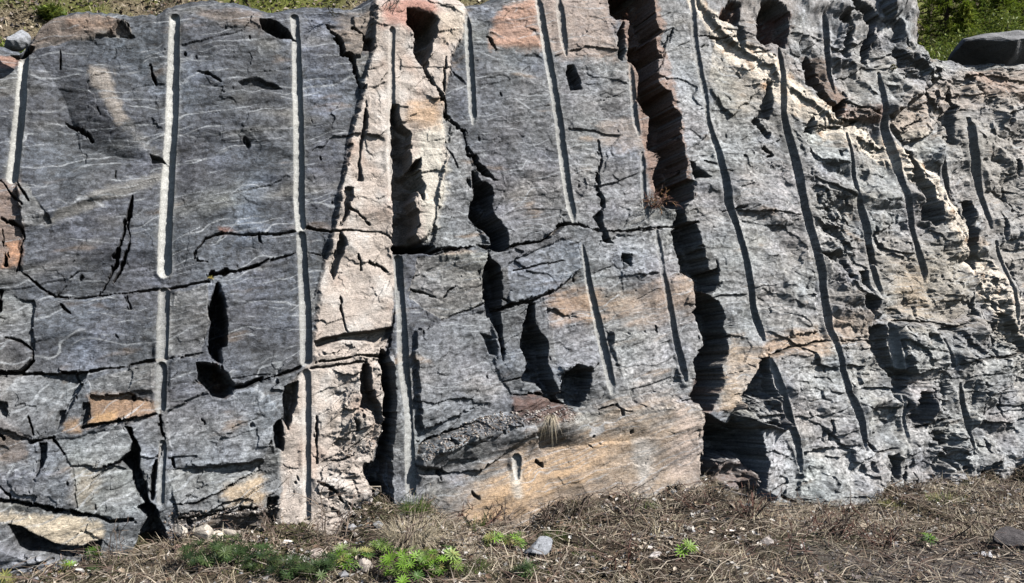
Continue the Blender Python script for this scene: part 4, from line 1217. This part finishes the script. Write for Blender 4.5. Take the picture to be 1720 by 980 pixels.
# rubble and leaves lying on the middle ledge and on other small steps
def surf_pts(poly, n, upmin=.25):
    idx = sel(poly, 2)
    d_ = poly_sdf(px0[idx], py0[idx], poly)
    idx = idx[(d_ > 0) & (nrm[idx, 2] > upmin)]
    if len(idx) == 0: return np.zeros((0, 3))
    return co.reshape(-1, 3)[rng.choice(idx, n)]
L1 = surf_pts([(695,770),(716,735),(800,702),(872,684),(955,680),(955,706),(872,712),(800,735),(720,775)], 900, .2)
L2 = surf_pts([(560,745),(640,700),(650,735),(575,770)], 160, .1)
L3 = surf_pts([(275,860),(470,840),(470,900),(275,905)], 400, .1)
LL = np.concatenate([L1, L2, L3]); n = len(LL)
if n:
    o = pebbles(LL[:, 0], LL[:, 1], LL[:, 2] + .002, rng.uniform(.003, .011, n), jitcol(n, [(.3, .28, .27), (.2, .17, .15), (.42, .38, .34), (.12, .09, .07)]), 'ledge_rubble')
    tag(o, 'stone chips and soil caught on the narrow ledges of the rock face', 'rubble', kind='stuff')

def stone(px, py, size, seed, col, label, cat='stone', sink=.3, rot=0, loc=None, group=None, name='stone'):
    v, f = rock_verts(size, seed)
    if loc is None:
        x_, y_, z_ = on_ground(px, py)
    else: x_, y_, z_ = loc
    o = mesh_obj(name, v, tris=f, mat=M_stone, col=np.array([col] * len(v)) * (1 + .2 * noise(v[:, 0] * 30, v[:, 2] * 30, 3))[:, None])
    o.location = (x_, y_, z_ + size[2] * (1 - sink) * .6)
    o.rotation_euler = (0, 0, rot)
    tag(o, label, cat, group)
    return o
stone(903, 938, (.105, .08, .085), 21, (.24, .25, .27), 'blue grey angular stone half sunk in dry grass near the middle')
stone(1708, 920, (.14, .11, .085), 22, (.10, .09, .09), 'dark smooth stone on the gravel at the lower right edge')
stone(1655, 935, (.075, .05, .022), 23, (.42, .42, .44), 'flat pale stone beside the dark stone at the right')
stone(872, 878, (.075, .06, .10), 24, (.2, .21, .22), 'grey block leaning on the foot of the orange stained rock')
stone(617, 962, (.06, .05, .05), 25, (.38, .33, .29), 'pinkish stone between the two green plant patches')
stone(308, 908, (.055, .045, .05), 26, (.5, .45, .39), 'pale chunk right beside the cleft reaching the ground', sink=-.2)
stone(340, 905, (.075, .05, .06), 27, (.47, .42, .36), 'largest cream chunk in the row under the left rock', sink=-.3)
stone(362, 893, (.05, .04, .045), 28, (.5, .44, .37), 'small cream chunk on top of the rubble row', sink=-1.2)
stone(388, 900, (.065, .045, .045), 29, (.44, .39, .33), 'cream chunk behind the dark green plants', sink=-.4)
stone(300, 928, (.05, .03, .022), 30, (.34, .22, .19), 'reddish sliver of stone below the pale chunks', rot=-.6)
stone(132, 962, (.035, .03, .025), 31, (.5, .48, .45), 'small white stone below the grey slab at the left')
stone(1292, 918, (.05, .04, .03), 32, (.45, .40, .37), 'pale pebble in the brown litter under the lower right block')
stone(1100, 938, (.05, .035, .02), 33, (.46, .42, .4), 'thin pale stone flake in the litter at the bottom middle')
stone(533, 940, (.05, .04, .035), 34, (.4, .34, .3), 'pinkish stone fallen below the pink vein')

# boulders behind the rim
def boulder(px, py, Yv, size, seed, col, label, rot=0, name='boulder', under=0):
    loc = ((px - 860) / F * Yv, Yv, CAM_Z + (490 - py) / F * Yv)
    v, f = rock_verts(size, seed, subdiv=5, cuts=7)
    v += (np.stack([fbm(v[:, 0] * 4 + v[:, 1], v[:, 2] * 6 + v[:, 1] * 2, 4, 60 + i) for i in range(3)], -1)) * .025
    if under: v[:, 1] -= v[:, 2] * under
    vc_ = np.array([col] * len(v)) * (1 + .25 * fbm(v[:, 0] * 6, v[:, 2] * 14, 4, 8))[:, None]
    o = mesh_obj(name, v, tris=f, mat=M_stone, col=vc_, smooth=False)
    o.location = loc; o.rotation_euler = (0, 0, rot)
    tag(o, label, 'boulder')
    return o
boulder(1672, 122, 9.0, (.86, .45, .29), 41, (.2, .2, .205), 'low dark fronted boulder lying behind the right rim', .15, under=1.1)
boulder(26, 66, 5.25, (.085, .08, .07), 42, (.3, .31, .33), 'small pale boulder in the notch at the upper left corner')

# -- lupine plants: palmate leaves on stalks
def lupine(px, py, rad, nleaf, cols, label, seed, lr=.034):
    r_ = np.random.default_rng(seed)
    x_, y_, z_ = on_ground(px, py)
    root = empty('lupine_plant', (x_, y_, z_))
    tag(root, label, 'plant')
    SP, SR, SC = [], [], []
    B, D, Lh, W_, DR, SD, CC = [], [], [], [], [], [], []
    for i in range(int(nleaf * 1.25)):
        a = r_.uniform(0, 6.28); rr_ = rad * math.sqrt(r_.uniform(0, 1)); h = r_.uniform(.1, 1.0) ** .8 * (.04 + rad * .75)
        tip = np.array([math.cos(a) * rr_, math.sin(a) * rr_, h])
        SP.append([np.array([math.cos(a) * rr_ * .25, math.sin(a) * rr_ * .25, -.01]), tip * [.6, .6, .55], tip]); SR.append([.0016, .0013, .001]); SC.append((.12, .15, .05))
        up = np.array([math.cos(a) * .35 + r_.normal(0, .2), math.sin(a) * .35 + r_.normal(0, .2) - .25, 1.0]); up /= np.linalg.norm(up)
        u = np.cross(up, [0, 1, .2]); u /= np.linalg.norm(u); w_ = np.cross(up, u)
        ls = lr * r_.uniform(.8, 1.75); a0 = r_.uniform(0, 6.28); nl = int(r_.integers(9, 13))
        cl = jitcol(1, cols, .25)[0]
        for j in range(nl):
            b = a0 + j / nl * 2 * math.pi
            rd = u * math.cos(b) + w_ * math.sin(b)
            dd_ = rd + up * .45; dd_ /= np.linalg.norm(dd_)
            B.append(tip); D.append(dd_); Lh.append(ls * r_.uniform(.85, 1.1)); W_.append(ls * .15); DR.append(.25)
            sv = np.cross(dd_, up); SD.append(sv / np.linalg.norm(sv)); CC.append(cl * r_.uniform(.85, 1.15))
    v, q, cc = tubes(SP, SR, SC, 3)
    mesh_obj('stem', v, quads=q, mat=M_leaf, col=cc, parent=root)
    n = len(B); B = np.array(B); D = np.array(D); Lh = np.array(Lh); W_ = np.array(W_); SD = np.array(SD)
    # leaflet: lens outline in two quads folded along the midrib
    vs = []
    for t, wf in ((0, .15), (.45, 1.0), (.75, .8), (1, .08)):
        p = B + D * (Lh * t)[:, None]; p[:, 2] -= .18 * Lh * t * t
        vs += [p - SD * (W_ * wf * .5)[:, None], p + SD * (W_ * wf * .5)[:, None]]
    v = np.stack(vs, 1)
    q = np.array([[0, 1, 3, 2], [2, 3, 5, 4], [4, 5, 7, 6]])[None] + (np.arange(n) * 8)[:, None, None]
    mesh_obj('foliage', v.reshape(-1, 3), quads=q.reshape(-1, 4), mat=M_leaf, col=np.repeat(np.array(CC), 8, axis=0), parent=root)
    return root
DG = [(.035, .065, .02), (.05, .085, .028), (.085, .12, .045), (.02, .04, .015)]
BG = [(.15, .28, .03), (.13, .24, .03), (.12, .18, .04), (.06, .11, .02), (.17, .22, .08), (.04, .08, .02), (.2, .19, .07)]
for a in [
 (332, 958, .10, 22, DG, 'dark green spiky leaved plant below the pale chunks at the left'),
 (372, 945, .13, 34, DG, 'wide dark green plant right below the cream chunks'),
 (428, 955, .10, 26, DG, 'dark green plant between the cream chunks and the pink vein foot'),
 (156, 936, .035, 6, BG, 'tiny bright seedling under the end of the cream slab'),
 (113, 968, .035, 6, BG, 'tiny bright rosette on the pale litter at the bottom left'),
 (162, 962, .03, 5, DG, 'tiny dark rosette below the tip of the cream slab'),
 (8, 984, .05, 7, BG, 'small green plant cut by the bottom left corner'),
 (478, 972, .11, 30, DG, 'low dark plant directly below the foot of the pink vein'),
 (528, 978, .12, 34, DG, 'dark green plant at the bottom edge below the pink vein'),
 (590, 958, .10, 28, BG, 'mid green plant left of the pinkish stone'),
 (686, 972, .13, 46, BG, 'largest bright green bushy plant below the big straw tussock'),
 (738, 966, .11, 34, BG, 'bright green plant at the right side of the biggest green plant'),
 (640, 935, .06, 10, BG, 'small bright plant squeezed beside the straw tussock'),
 (828, 920, .05, 12, BG, 'small green plant left of the blue grey stone'),
 (862, 922, .05, 12, BG, 'little green plant touching the blue grey stone'),
 (880, 970, .05, 8, DG, 'small dusty green plant below the blue grey stone'),
 (1150, 935, .04, 6, BG, 'single small green sprout in the litter below the black hollow'),
 (1558, 918, .035, 6, BG, 'single green sprout in the brown litter near the right')]:
    a = list(a)
    if a[4] is BG: a[4] = [(q_[0] * 1.5, q_[1] * 1.5, q_[2] * 1.5) for q_ in BG]
    lupine(*a, seed=int(a[0] * 7 + a[1]))

# -- grass tufts
def tuft(loc, n_, length, spread, cols, label, cat, mat=None, width=.003, droop=.9, lean=(0, 0), name='grass_tuft'):
    mat = mat or M_straw
    a = rng.uniform(0, 6.28, n_); el = rng.uniform(.35, 1.5, n_)
    dr_ = np.stack([np.cos(a) * np.cos(el) + lean[0], np.sin(a) * np.cos(el) + lean[1], np.sin(el)], -1)
    dr_ /= np.linalg.norm(dr_, axis=1, keepdims=True)
    rr_ = spread * np.sqrt(rng.uniform(0, 1, n_))
    b = np.stack([np.cos(a) * rr_, np.sin(a) * rr_, -.01 + 0 * a], -1)
    v, q, cc = strips(b, dr_, length * rng.uniform(.4, 1.1, n_), width * rng.uniform(.6, 1.2, n_), droop * rng.uniform(.3, 1.2, n_), 4, jitcol(n_, cols))
    o = mesh_obj(name, v, quads=q, mat=mat, col=cc)
    o.location = loc
    tag(o, label, cat)
    return o
tuft(on_ground(688, 905), 2600, .26, .13, STRAW[:3] + [(.5, .42, .3)], 'big mound of drooping pale straw at the foot of the grey sliver', 'grass tussock', droop=1.1, name='grass_tussock')
x_, y_, z_ = on_ground(697, 872)
tuft((x_, y_, z_ + .04), 420, .15, .07, GREEN + [(.12, .17, .04)], 'fresh green grass growing out of the top of the straw mound', 'grass tuft', M_leaf, droop=.5)
x_, y_, z_ = on_ground(800, 885)
tuft((x_, y_, z_), 260, .16, .06, GREEN + STRAW[:1], 'sparse green grass right of the straw mound against the rock', 'grass tuft', M_leaf, droop=.5)
tuft(on_ground(935, 905), 260, .12, .06, GREEN + STRAW[:1], 'thin green tuft in front of the orange stained block', 'grass tuft', M_leaf, droop=.5)
tuft(on_ground(1075, 852), 300, .13, .08, STRAW[:3] + GREEN[:2], 'short straw tuft under the orange stained block', 'grass tuft')
tuft(on_ground(1190, 838), 1500, .17, .16, STRAW + RUST, 'brown drooping grass hanging in front of the black hollow', 'grass tussock', name='grass_tussock')
tuft(on_ground(980, 850), 900, .15, .12, STRAW + RUST[:1], 'low straw tussock at the orange rock right of the bare stems', 'grass tussock', name='grass_tussock')
tuft(on_ground(1510, 846), 500, .10, .14, [(.2, .22, .06), (.3, .28, .1)] + STRAW[:1], 'mossy yellow green tuft at the foot of the right rock', 'grass tuft')
tuft(on_ground(1590, 842), 500, .12, .14, [(.14, .2, .05), (.3, .28, .1)] + STRAW[:1], 'greenish tuft under the small hollows at the right foot', 'grass tuft')
tuft(on_ground(1330, 868), 700, .13, .2, STRAW, 'pale straw tuft along the foot of the right grey block', 'grass tuft')
tuft(on_ground(560, 905), 700, .18, .12, STRAW + RUST[:1], 'loose straw beside the foot of the pink vein', 'grass tuft')
tuft(on_ground(455, 962), 260, .10, .09, GREEN + [(.16, .2, .06)], 'low green grass between the dark green plants at the bottom', 'grass tuft', M_leaf, droop=.6)
tuft(on_ground(790, 955), 260, .10, .10, GREEN + STRAW[:2], 'mixed green grass right of the bright green plants', 'grass tuft', M_leaf, droop=.7)
tuft(on_ground(1000, 925), 320, .08, .16, GREEN + STRAW[:2], 'short green grass patch in the litter right of the blue grey stone', 'grass tuft', M_leaf, droop=.7)
tuft(on_ground(1210, 905), 320, .08, .16, GREEN + STRAW[:2], 'short green grass patch in the litter below the black hollow', 'grass tuft', M_leaf, droop=.7)
tuft(on_ground(262, 950), 700, .15, .14, STRAW + RUST, 'tangled straw filling the cleft that reaches the ground', 'grass tuft')
p = on_wall(908, 700)
tuft(tuple(p + np.array([0, -.01, .01])), 260, .12, .02, STRAW[:2] + [(.5, .42, .33)], 'dry grass tuft hanging from the brown middle ledge', 'grass tuft', droop=1.8, lean=(0, -.5))
p = on_wall(354, 466, .01)
tuft(tuple(p), 60, .05, .008, [(.5, .36, .08), (.3, .3, .08)], 'tiny yellow plant in the crack left of the pink vein', 'plant', droop=.8, lean=(0, -.6), name='crack_plant')

# -- bare shrubs: branching dead stems
def bare_shrub(loc, n_, h, spread, cols, label, lean=(0, 0), thick=.004, seed=1, buds=False):
    r_ = np.random.default_rng(seed)
    P_, R_, C_ = [], [], []
    def grow(b, d_, L, r, depth):
        k = 5; pts = [b]; dd_ = d_.copy()
        for i in range(k):
            dd_ = dd_ + r_.normal(0, .16, 3); dd_ /= np.linalg.norm(dd_)
            pts.append(pts[-1] + dd_ * L / k)
        P_.append(np.array(pts)); R_.append(np.linspace(r, r * .4, k + 1) * 1.25 + .0007); C_.append(jitcol(1, cols)[0])
        if depth > 0:
            for _ in range(int(r_.integers(2, 5))):
                i = int(r_.integers(2, k + 1))
                nd = dd_ + r_.normal(0, .6, 3); nd /= np.linalg.norm(nd)
                grow(pts[i], nd, L * r_.uniform(.3, .6), r * .5, depth - 1)
    for i in range(n_):
        a = r_.uniform(0, 6.28)
        d_ = np.array([math.cos(a) * spread + lean[0], math.sin(a) * spread + lean[1], 1.0]); d_ /= np.linalg.norm(d_)
        grow(np.array([r_.normal(0, .03), r_.normal(0, .03), -.02]), d_, h * r_.uniform(.5, 1.1), thick * r_.uniform(.6, 1.1), 2)
    v, q, cc = tubes(P_, R_, C_, 4)
    o = mesh_obj('bare_shrub', v, quads=q, mat=M_twig, col=cc)
    o.location = loc
    tag(o, label, 'shrub')
    return o
RB = [(.13, .065, .05), (.17, .095, .075), (.1, .07, .06)]
GB = [(.24, .19, .15), (.16, .12, .1), (.1, .075, .06)]
bare_shrub(on_ground(805, 890), 4, .24, .5, RB, 'reddish forked bare twigs standing right of the straw mound', thick=.006, seed=3)
bare_shrub(on_ground(845, 892), 3, .17, .4, GB, 'short dark bare twigs before the leaning grey block', thick=.005, seed=4)
bare_shrub(on_ground(918, 888), 8, .22, .4, GB, 'dense bare stems in front of the orange stained block', thick=.004, seed=5, lean=(.35, 0))
bare_shrub(on_ground(955, 870), 9, .20, .3, GB, 'bundle of bare stems leaning right against the orange rock', seed=6, lean=(.6, 0))
bare_shrub(on_ground(1060, 868), 7, .18, .5, GB, 'low bare shrub under the pale streak of the orange block', seed=7)
bare_shrub(on_ground(1160, 858), 10, .2, .7, RB + GB, 'tangled brown shrub left of the black hollow foot', seed=8)
bare_shrub(on_ground(1260, 870), 12, .22, .7, RB + GB, 'tangled dark shrub in front of the right rock corner', seed=9)
bare_shrub(on_ground(1395, 905), 14, .24, .9, GB + RB, 'spreading heap of bare stems below the right grey block', lean=(.4, 0), seed=10)
bare_shrub(on_ground(1480, 920), 12, .24, .9, GB + RB, 'flattened bare stems right of the spreading stem heap', lean=(-.6, 0), seed=11)
bare_shrub(on_ground(1605, 912), 2, .30, .15, GB, 'tall single bare stem standing near the right foot', thick=.005, seed=12)
bare_shrub(on_ground(1350, 940), 3, .26, .4, RB, 'thin reddish stems at the bottom right of the middle', seed=13)
bare_shrub(on_ground(1050, 960), 3, .22, .5, RB, 'thin reddish stems at the bottom edge near the middle', seed=14)
bare_shrub(on_ground(560, 915), 6, .36, .6, GB, 'bare grey branch spread in front of the pink vein foot', lean=(-.3, 0), thick=.004, seed=15)
bare_shrub(on_ground(462, 915), 3, .34, .2, GB, 'upright thin stems left of the pink vein foot', seed=16, thick=.003)
bare_shrub(on_ground(190, 950), 5, .26, .15, GB, 'thin upright stems in front of the cream slab tip', seed=17, thick=.0025)
bare_shrub(on_ground(270, 948), 5, .26, .3, STRAW[2:4] + GB, 'dry stems rising out of the ground level cleft', seed=18, thick=.003)
bare_shrub(on_ground(395, 930), 3, .22, .5, GB, 'thin bare stems above the dark green plants', seed=19, thick=.0025)
bare_shrub(on_ground(1650, 945), 5, .2, .7, GB, 'bare twigs lying beside the flat pale stone', seed=20, thick=.003)
bare_shrub(on_ground(660, 930), 4, .3, .8, GB, 'pale dead stems crossing below the straw mound', seed=21, lean=(.5, 0), thick=.004)
bare_shrub(tuple(on_wall(1078, 18, .0)), 14, .14, .9, RB + [(.3, .14, .08)], 'rusty heather sprig at the top of the big black cleft', lean=(.2, -.8), seed=22, thick=.002)
bare_shrub(tuple(on_wall(1100, 345, .0)), 26, .13, .9, RB + [(.3, .17, .08)], 'brown twiggy heather at the bottom of the big black cleft', lean=(0, -.8), seed=23, thick=.002)
bare_shrub(tuple(on_wall(563, 16, .0)), 3, .2, .5, [(.08, .08, .05)], 'small dark trailing twig over the rim left of the pink vein', lean=(-.4, -2.2), seed=24, thick=.0025)
bare_shrub(tuple(on_wall(648, 14, .0)), 7, .14, .9, [(.3, .24, .2)], 'dry pale twigs on top of the pink vein', lean=(.2, -.3), seed=25, thick=.002)
# orange moss cushion in the big cleft
def moss(px, py, sz, cols, label, n_=900, out=.0):
    p = on_wall(px, py, out)
    u = rng.normal(0, 1, (n_, 3)); u /= np.linalg.norm(u, axis=1, keepdims=True)
    b = u * np.array(sz) * rng.uniform(.75, 1, (n_, 1))
    v, q, cc = strips(b, u, np.full(n_, .012), np.full(n_, .006), np.full(n_, .2), 2, jitcol(n_, cols))
    o = mesh_obj('moss_cushion', v, quads=q, mat=M_moss, col=cc)
    o.location = tuple(p)
    tag(o, label, 'moss')
moss(1118, 282, (.05, .04, .07), [(.34, .2, .05), (.26, .15, .04), (.18, .13, .05)], 'orange moss cushion inside the big black cleft')
moss(1130, 318, (.04, .03, .05), [(.28, .22, .05), (.15, .12, .04)], 'olive moss cushion lower in the big black cleft')
moss(1488, 118, (.025, .02, .015), [(.4, .34, .04), (.2, .2, .05)], 'tiny yellow green moss spot under the round top boulder', 200, .01)

# ------------------------------------------------------------------ hillside plants
n = 90000
hx_ = np.concatenate([rng.uniform(-4.5, 1.5, n // 2), rng.uniform(3.5, 10, n // 2)]); hd = rng.uniform(-.02, 3.2, n)
hy_ = Y0 + MY * hx_ + HOFF + hd * math.sqrt(1 + MY * MY)
hz_ = hill_z(hx_, hy_)
gm_ = sstep(-.05, .3, fbm(hx_ * 1.2, hy_ * 1.2, 3, 241))
gcol = jitcol(n, STRAW); gg = jitcol(n, [(.17, .23, .04), (.24, .28, .06), (.10, .15, .03)])
pick = rng.uniform(0, 1, n) < np.clip(gm_ * .75 + .1 + .35 * (hx_ > 3), 0, 1)
gcol[pick] = gg[pick]
a = rng.uniform(0, 6.28, n); el = rng.uniform(.3, 1.4, n)
dr_ = np.stack([np.cos(a) * np.cos(el), np.sin(a) * np.cos(el), np.sin(el)], -1)
v, q, cc = strips(np.stack([hx_, hy_, hz_ - .005], -1), dr_, rng.uniform(.04, .15, n), rng.uniform(.003, .007, n), rng.uniform(.2, .9, n), 2, gcol)
o = mesh_obj('hillside_grass', v, quads=q, mat=M_straw, col=cc)
tag(o, 'mixed straw and green grass on the slope above the rock', 'grass', kind='stuff')

n = 16000
lx_ = np.concatenate([rng.uniform(-4.5, 1.5, n // 2), rng.uniform(3.5, 9, n // 2)]); ld_ = rng.uniform(-.02, 2.0, n)
ly_ = Y0 + MY * lx_ + HOFF + ld_ * math.sqrt(1 + MY * MY)
o = leaf_cards(lx_, ly_, hill_z(lx_, ly_) + rng.uniform(0, .04, n), rng.uniform(.015, .06, n), jitcol(n, [(.27, .21, .15), (.42, .36, .29), (.15, .10, .07), (.2, .17, .16)]), M_dead, 'hillside_leaves')
tag(o, 'dead leaves caught in the grass of the slope above the rock', 'dead leaves', kind='stuff')

def bush(px, py, Yv, r, cols, label, n_=2600, tall=.8):
    x_ = (px - 860) / F * Yv
    z_ = float(hill_z(np.array([x_]), np.array([Yv]))[0])
    root = empty('green_bush', (x_, Yv, z_)); tag(root, label, 'bush')
    P_, R_, C_ = [], [], []; tips = []
    for i in range(26):
        a = rng.uniform(0, 6.28); e = rng.uniform(.5, 1.5)
        tp_ = np.array([math.cos(a) * math.cos(e), math.sin(a) * math.cos(e), math.sin(e) * tall]) * r * rng.uniform(.6, 1.05)
        P_.append([np.zeros(3), tp_ * .5 + rng.normal(0, r * .05, 3), tp_]); R_.append([.008, .005, .002]); C_.append((.12, .08, .06)); tips.append(tp_)
    v, q, cc = tubes(P_, R_, C_, 4); mesh_obj('stem', v, quads=q, mat=M_twig, col=cc, parent=root)
    tips = np.array(tips)
    k = rng.integers(0, len(tips), n_); t = rng.uniform(.35, 1.05, n_)[:, None]
    b = tips[k] * t + rng.normal(0, r * .10, (n_, 3))
    u = rng.normal(0, 1, (n_, 3)); u[:, 2] = np.abs(u[:, 2]); u /= np.linalg.norm(u, axis=1, keepdims=True)
    v, q, cc = strips(b, u, rng.uniform(.03, .07, n_), rng.uniform(.012, .022, n_), np.full(n_, .3), 2, jitcol(n_, cols))
    mesh_obj('foliage', v, quads=q, mat=M_leaf, col=cc, parent=root)
YG = [(.20, .26, .04), (.14, .2, .03), (.26, .3, .07), (.08, .12, .03)]
bush(18, 30, 6.4, .22, YG, 'yellow green bush on the slope at the upper left corner')
bush(85, 20, 6.9, .14, YG, 'small low bush right of the upper left corner bush')
bush(190, 20, 6.6, .18, YG, 'green bush on the slope above the brown capped rim')
bush(285, -2, 6.9, .15, YG, 'dark green bush right above the rim left of the white groove')
bush(385, 4, 6.9, .14, YG, 'green bush above the rim right of the long white groove')
bush(810, -2, 7.4, .13, YG, 'green bush peeking over the rim right of the pink vein')

bush(1582, 20, 9.9, .70, YG, 'yellow green bush touching the round top boulder', 7000, .9)
bush(1626, 20, 10.7, .62, YG, 'yellow green bush behind the left end of the dark fronted boulder', 7000, 1.0)
bush(1672, 20, 10.9, .75, YG, 'tall yellow green bush above the middle of the dark fronted boulder', 8000, 1.1)
bush(1722, 20, 10.6, .72, YG, 'yellow green bush at the upper right corner', 7000, 1.0)

def spruce(px, Yv, h, label, cols, seed):
    r_ = np.random.default_rng(seed)
    x_ = (px - 860) / F * Yv
    z_ = float(hill_z(np.array([x_]), np.array([Yv]))[0])
    root = empty('spruce_tree', (x_, Yv, z_)); tag(root, label, 'tree', 'young spruces on the slope')
    tr = [np.array([0, 0, -.1]), np.array([.02, 0, h * .5]), np.array([0, .01, h])]
    v, q, cc = tubes([tr], [[.05, .03, .006]], [(.09, .065, .05)], 7); mesh_obj('trunk', v, quads=q, mat=M_twig, col=cc, parent=root)
    P_, R_, C_ = [], [], []; B, D, L_, W_, CC = [], [], [], [], []
    nb = 90
    for i in range(nb):
        t = (i + .5) / nb; zz = h * (.06 + .92 * t); R0 = (1 - t) * h * .30 + .05
        a = i * 2.4 + r_.uniform(-.3, .3)
        dd_ = np.array([math.cos(a), math.sin(a), r_.uniform(-.15, .25)]); Lb = R0 * r_.uniform(.7, 1.15)
        P_.append([np.array([0, 0, zz]), np.array([0, 0, zz]) + dd_ * Lb * .6 - [0, 0, Lb * .08], np.array([0, 0, zz]) + dd_ * Lb]); R_.append([.010, .006, .002]); C_.append((.09, .065, .05))
        cl = jitcol(1, cols, .3)[0]
        for j in range(70):
            u = r_.uniform(.2, 1.0)
            B.append(np.array([0, 0, zz]) + dd_ * Lb * u + r_.normal(0, .018, 3))
            e = dd_ * .8 + r_.normal(0, .55, 3); e[2] += .1; D.append(e / np.linalg.norm(e)); CC.append(cl * r_.uniform(.75, 1.25))
    v, q, cc = tubes(P_, R_, C_, 4); mesh_obj('limb', v, quads=q, mat=M_twig, col=cc, parent=root)
    n = len(B)
    v, q, cc = strips(np.array(B), np.array(D), r_.uniform(.04, .10, n), r_.uniform(.010, .02, n), np.full(n, .25), 2, np.array(CC))
    mesh_obj('crown', v, quads=q, mat=M_needle, col=cc, parent=root)
SG = [(.20, .27, .03), (.27, .32, .05), (.13, .19, .025), (.09, .13, .02)]
for i, (px, Yv, h, lab) in enumerate([
 (1588, 12.6, 1.7, 'yellow green young spruce nearest the round top boulder'),
 (1622, 11.4, 1.0, 'shortest young spruce between the first and third of the row'),
 (1650, 12.4, 1.8, 'young spruce in the middle of the row above the right rim'),
 (1684, 11.6, 1.4, 'young spruce second from the right end of the row'),
 (1716, 12.2, 1.9, 'young spruce cut by the upper right corner'),
 (1560, 14.6, 2.0, 'distant spruce half hidden behind the round top boulder'),
 (1636, 14.8, 2.6, 'tall distant spruce behind the middle of the row'),
 (1700, 15.0, 2.6, 'tall distant spruce behind the right end of the row')]):
    spruce(px, Yv, h, lab, SG, 500 + i)
for i, (px, py_, Yv, lab) in enumerate([(1590, 0, 9.6, 'brown leafless thicket right beside the round top boulder'), (1640, 0, 9.9, 'brown leafless thicket behind the dark fronted boulder'), (1690, 0, 10.2, 'brown leafless thicket above the right end of the dark fronted boulder')]):
    x_ = (px - 860) / F * Yv
    bare_shrub((x_, Yv, float(hill_z(np.array([x_]), np.array([Yv]))[0])), 40, .34, .8, [(.2, .14, .11), (.28, .2, .15), (.14, .1, .08)], lab, seed=600 + i, thick=.005)
print('done')
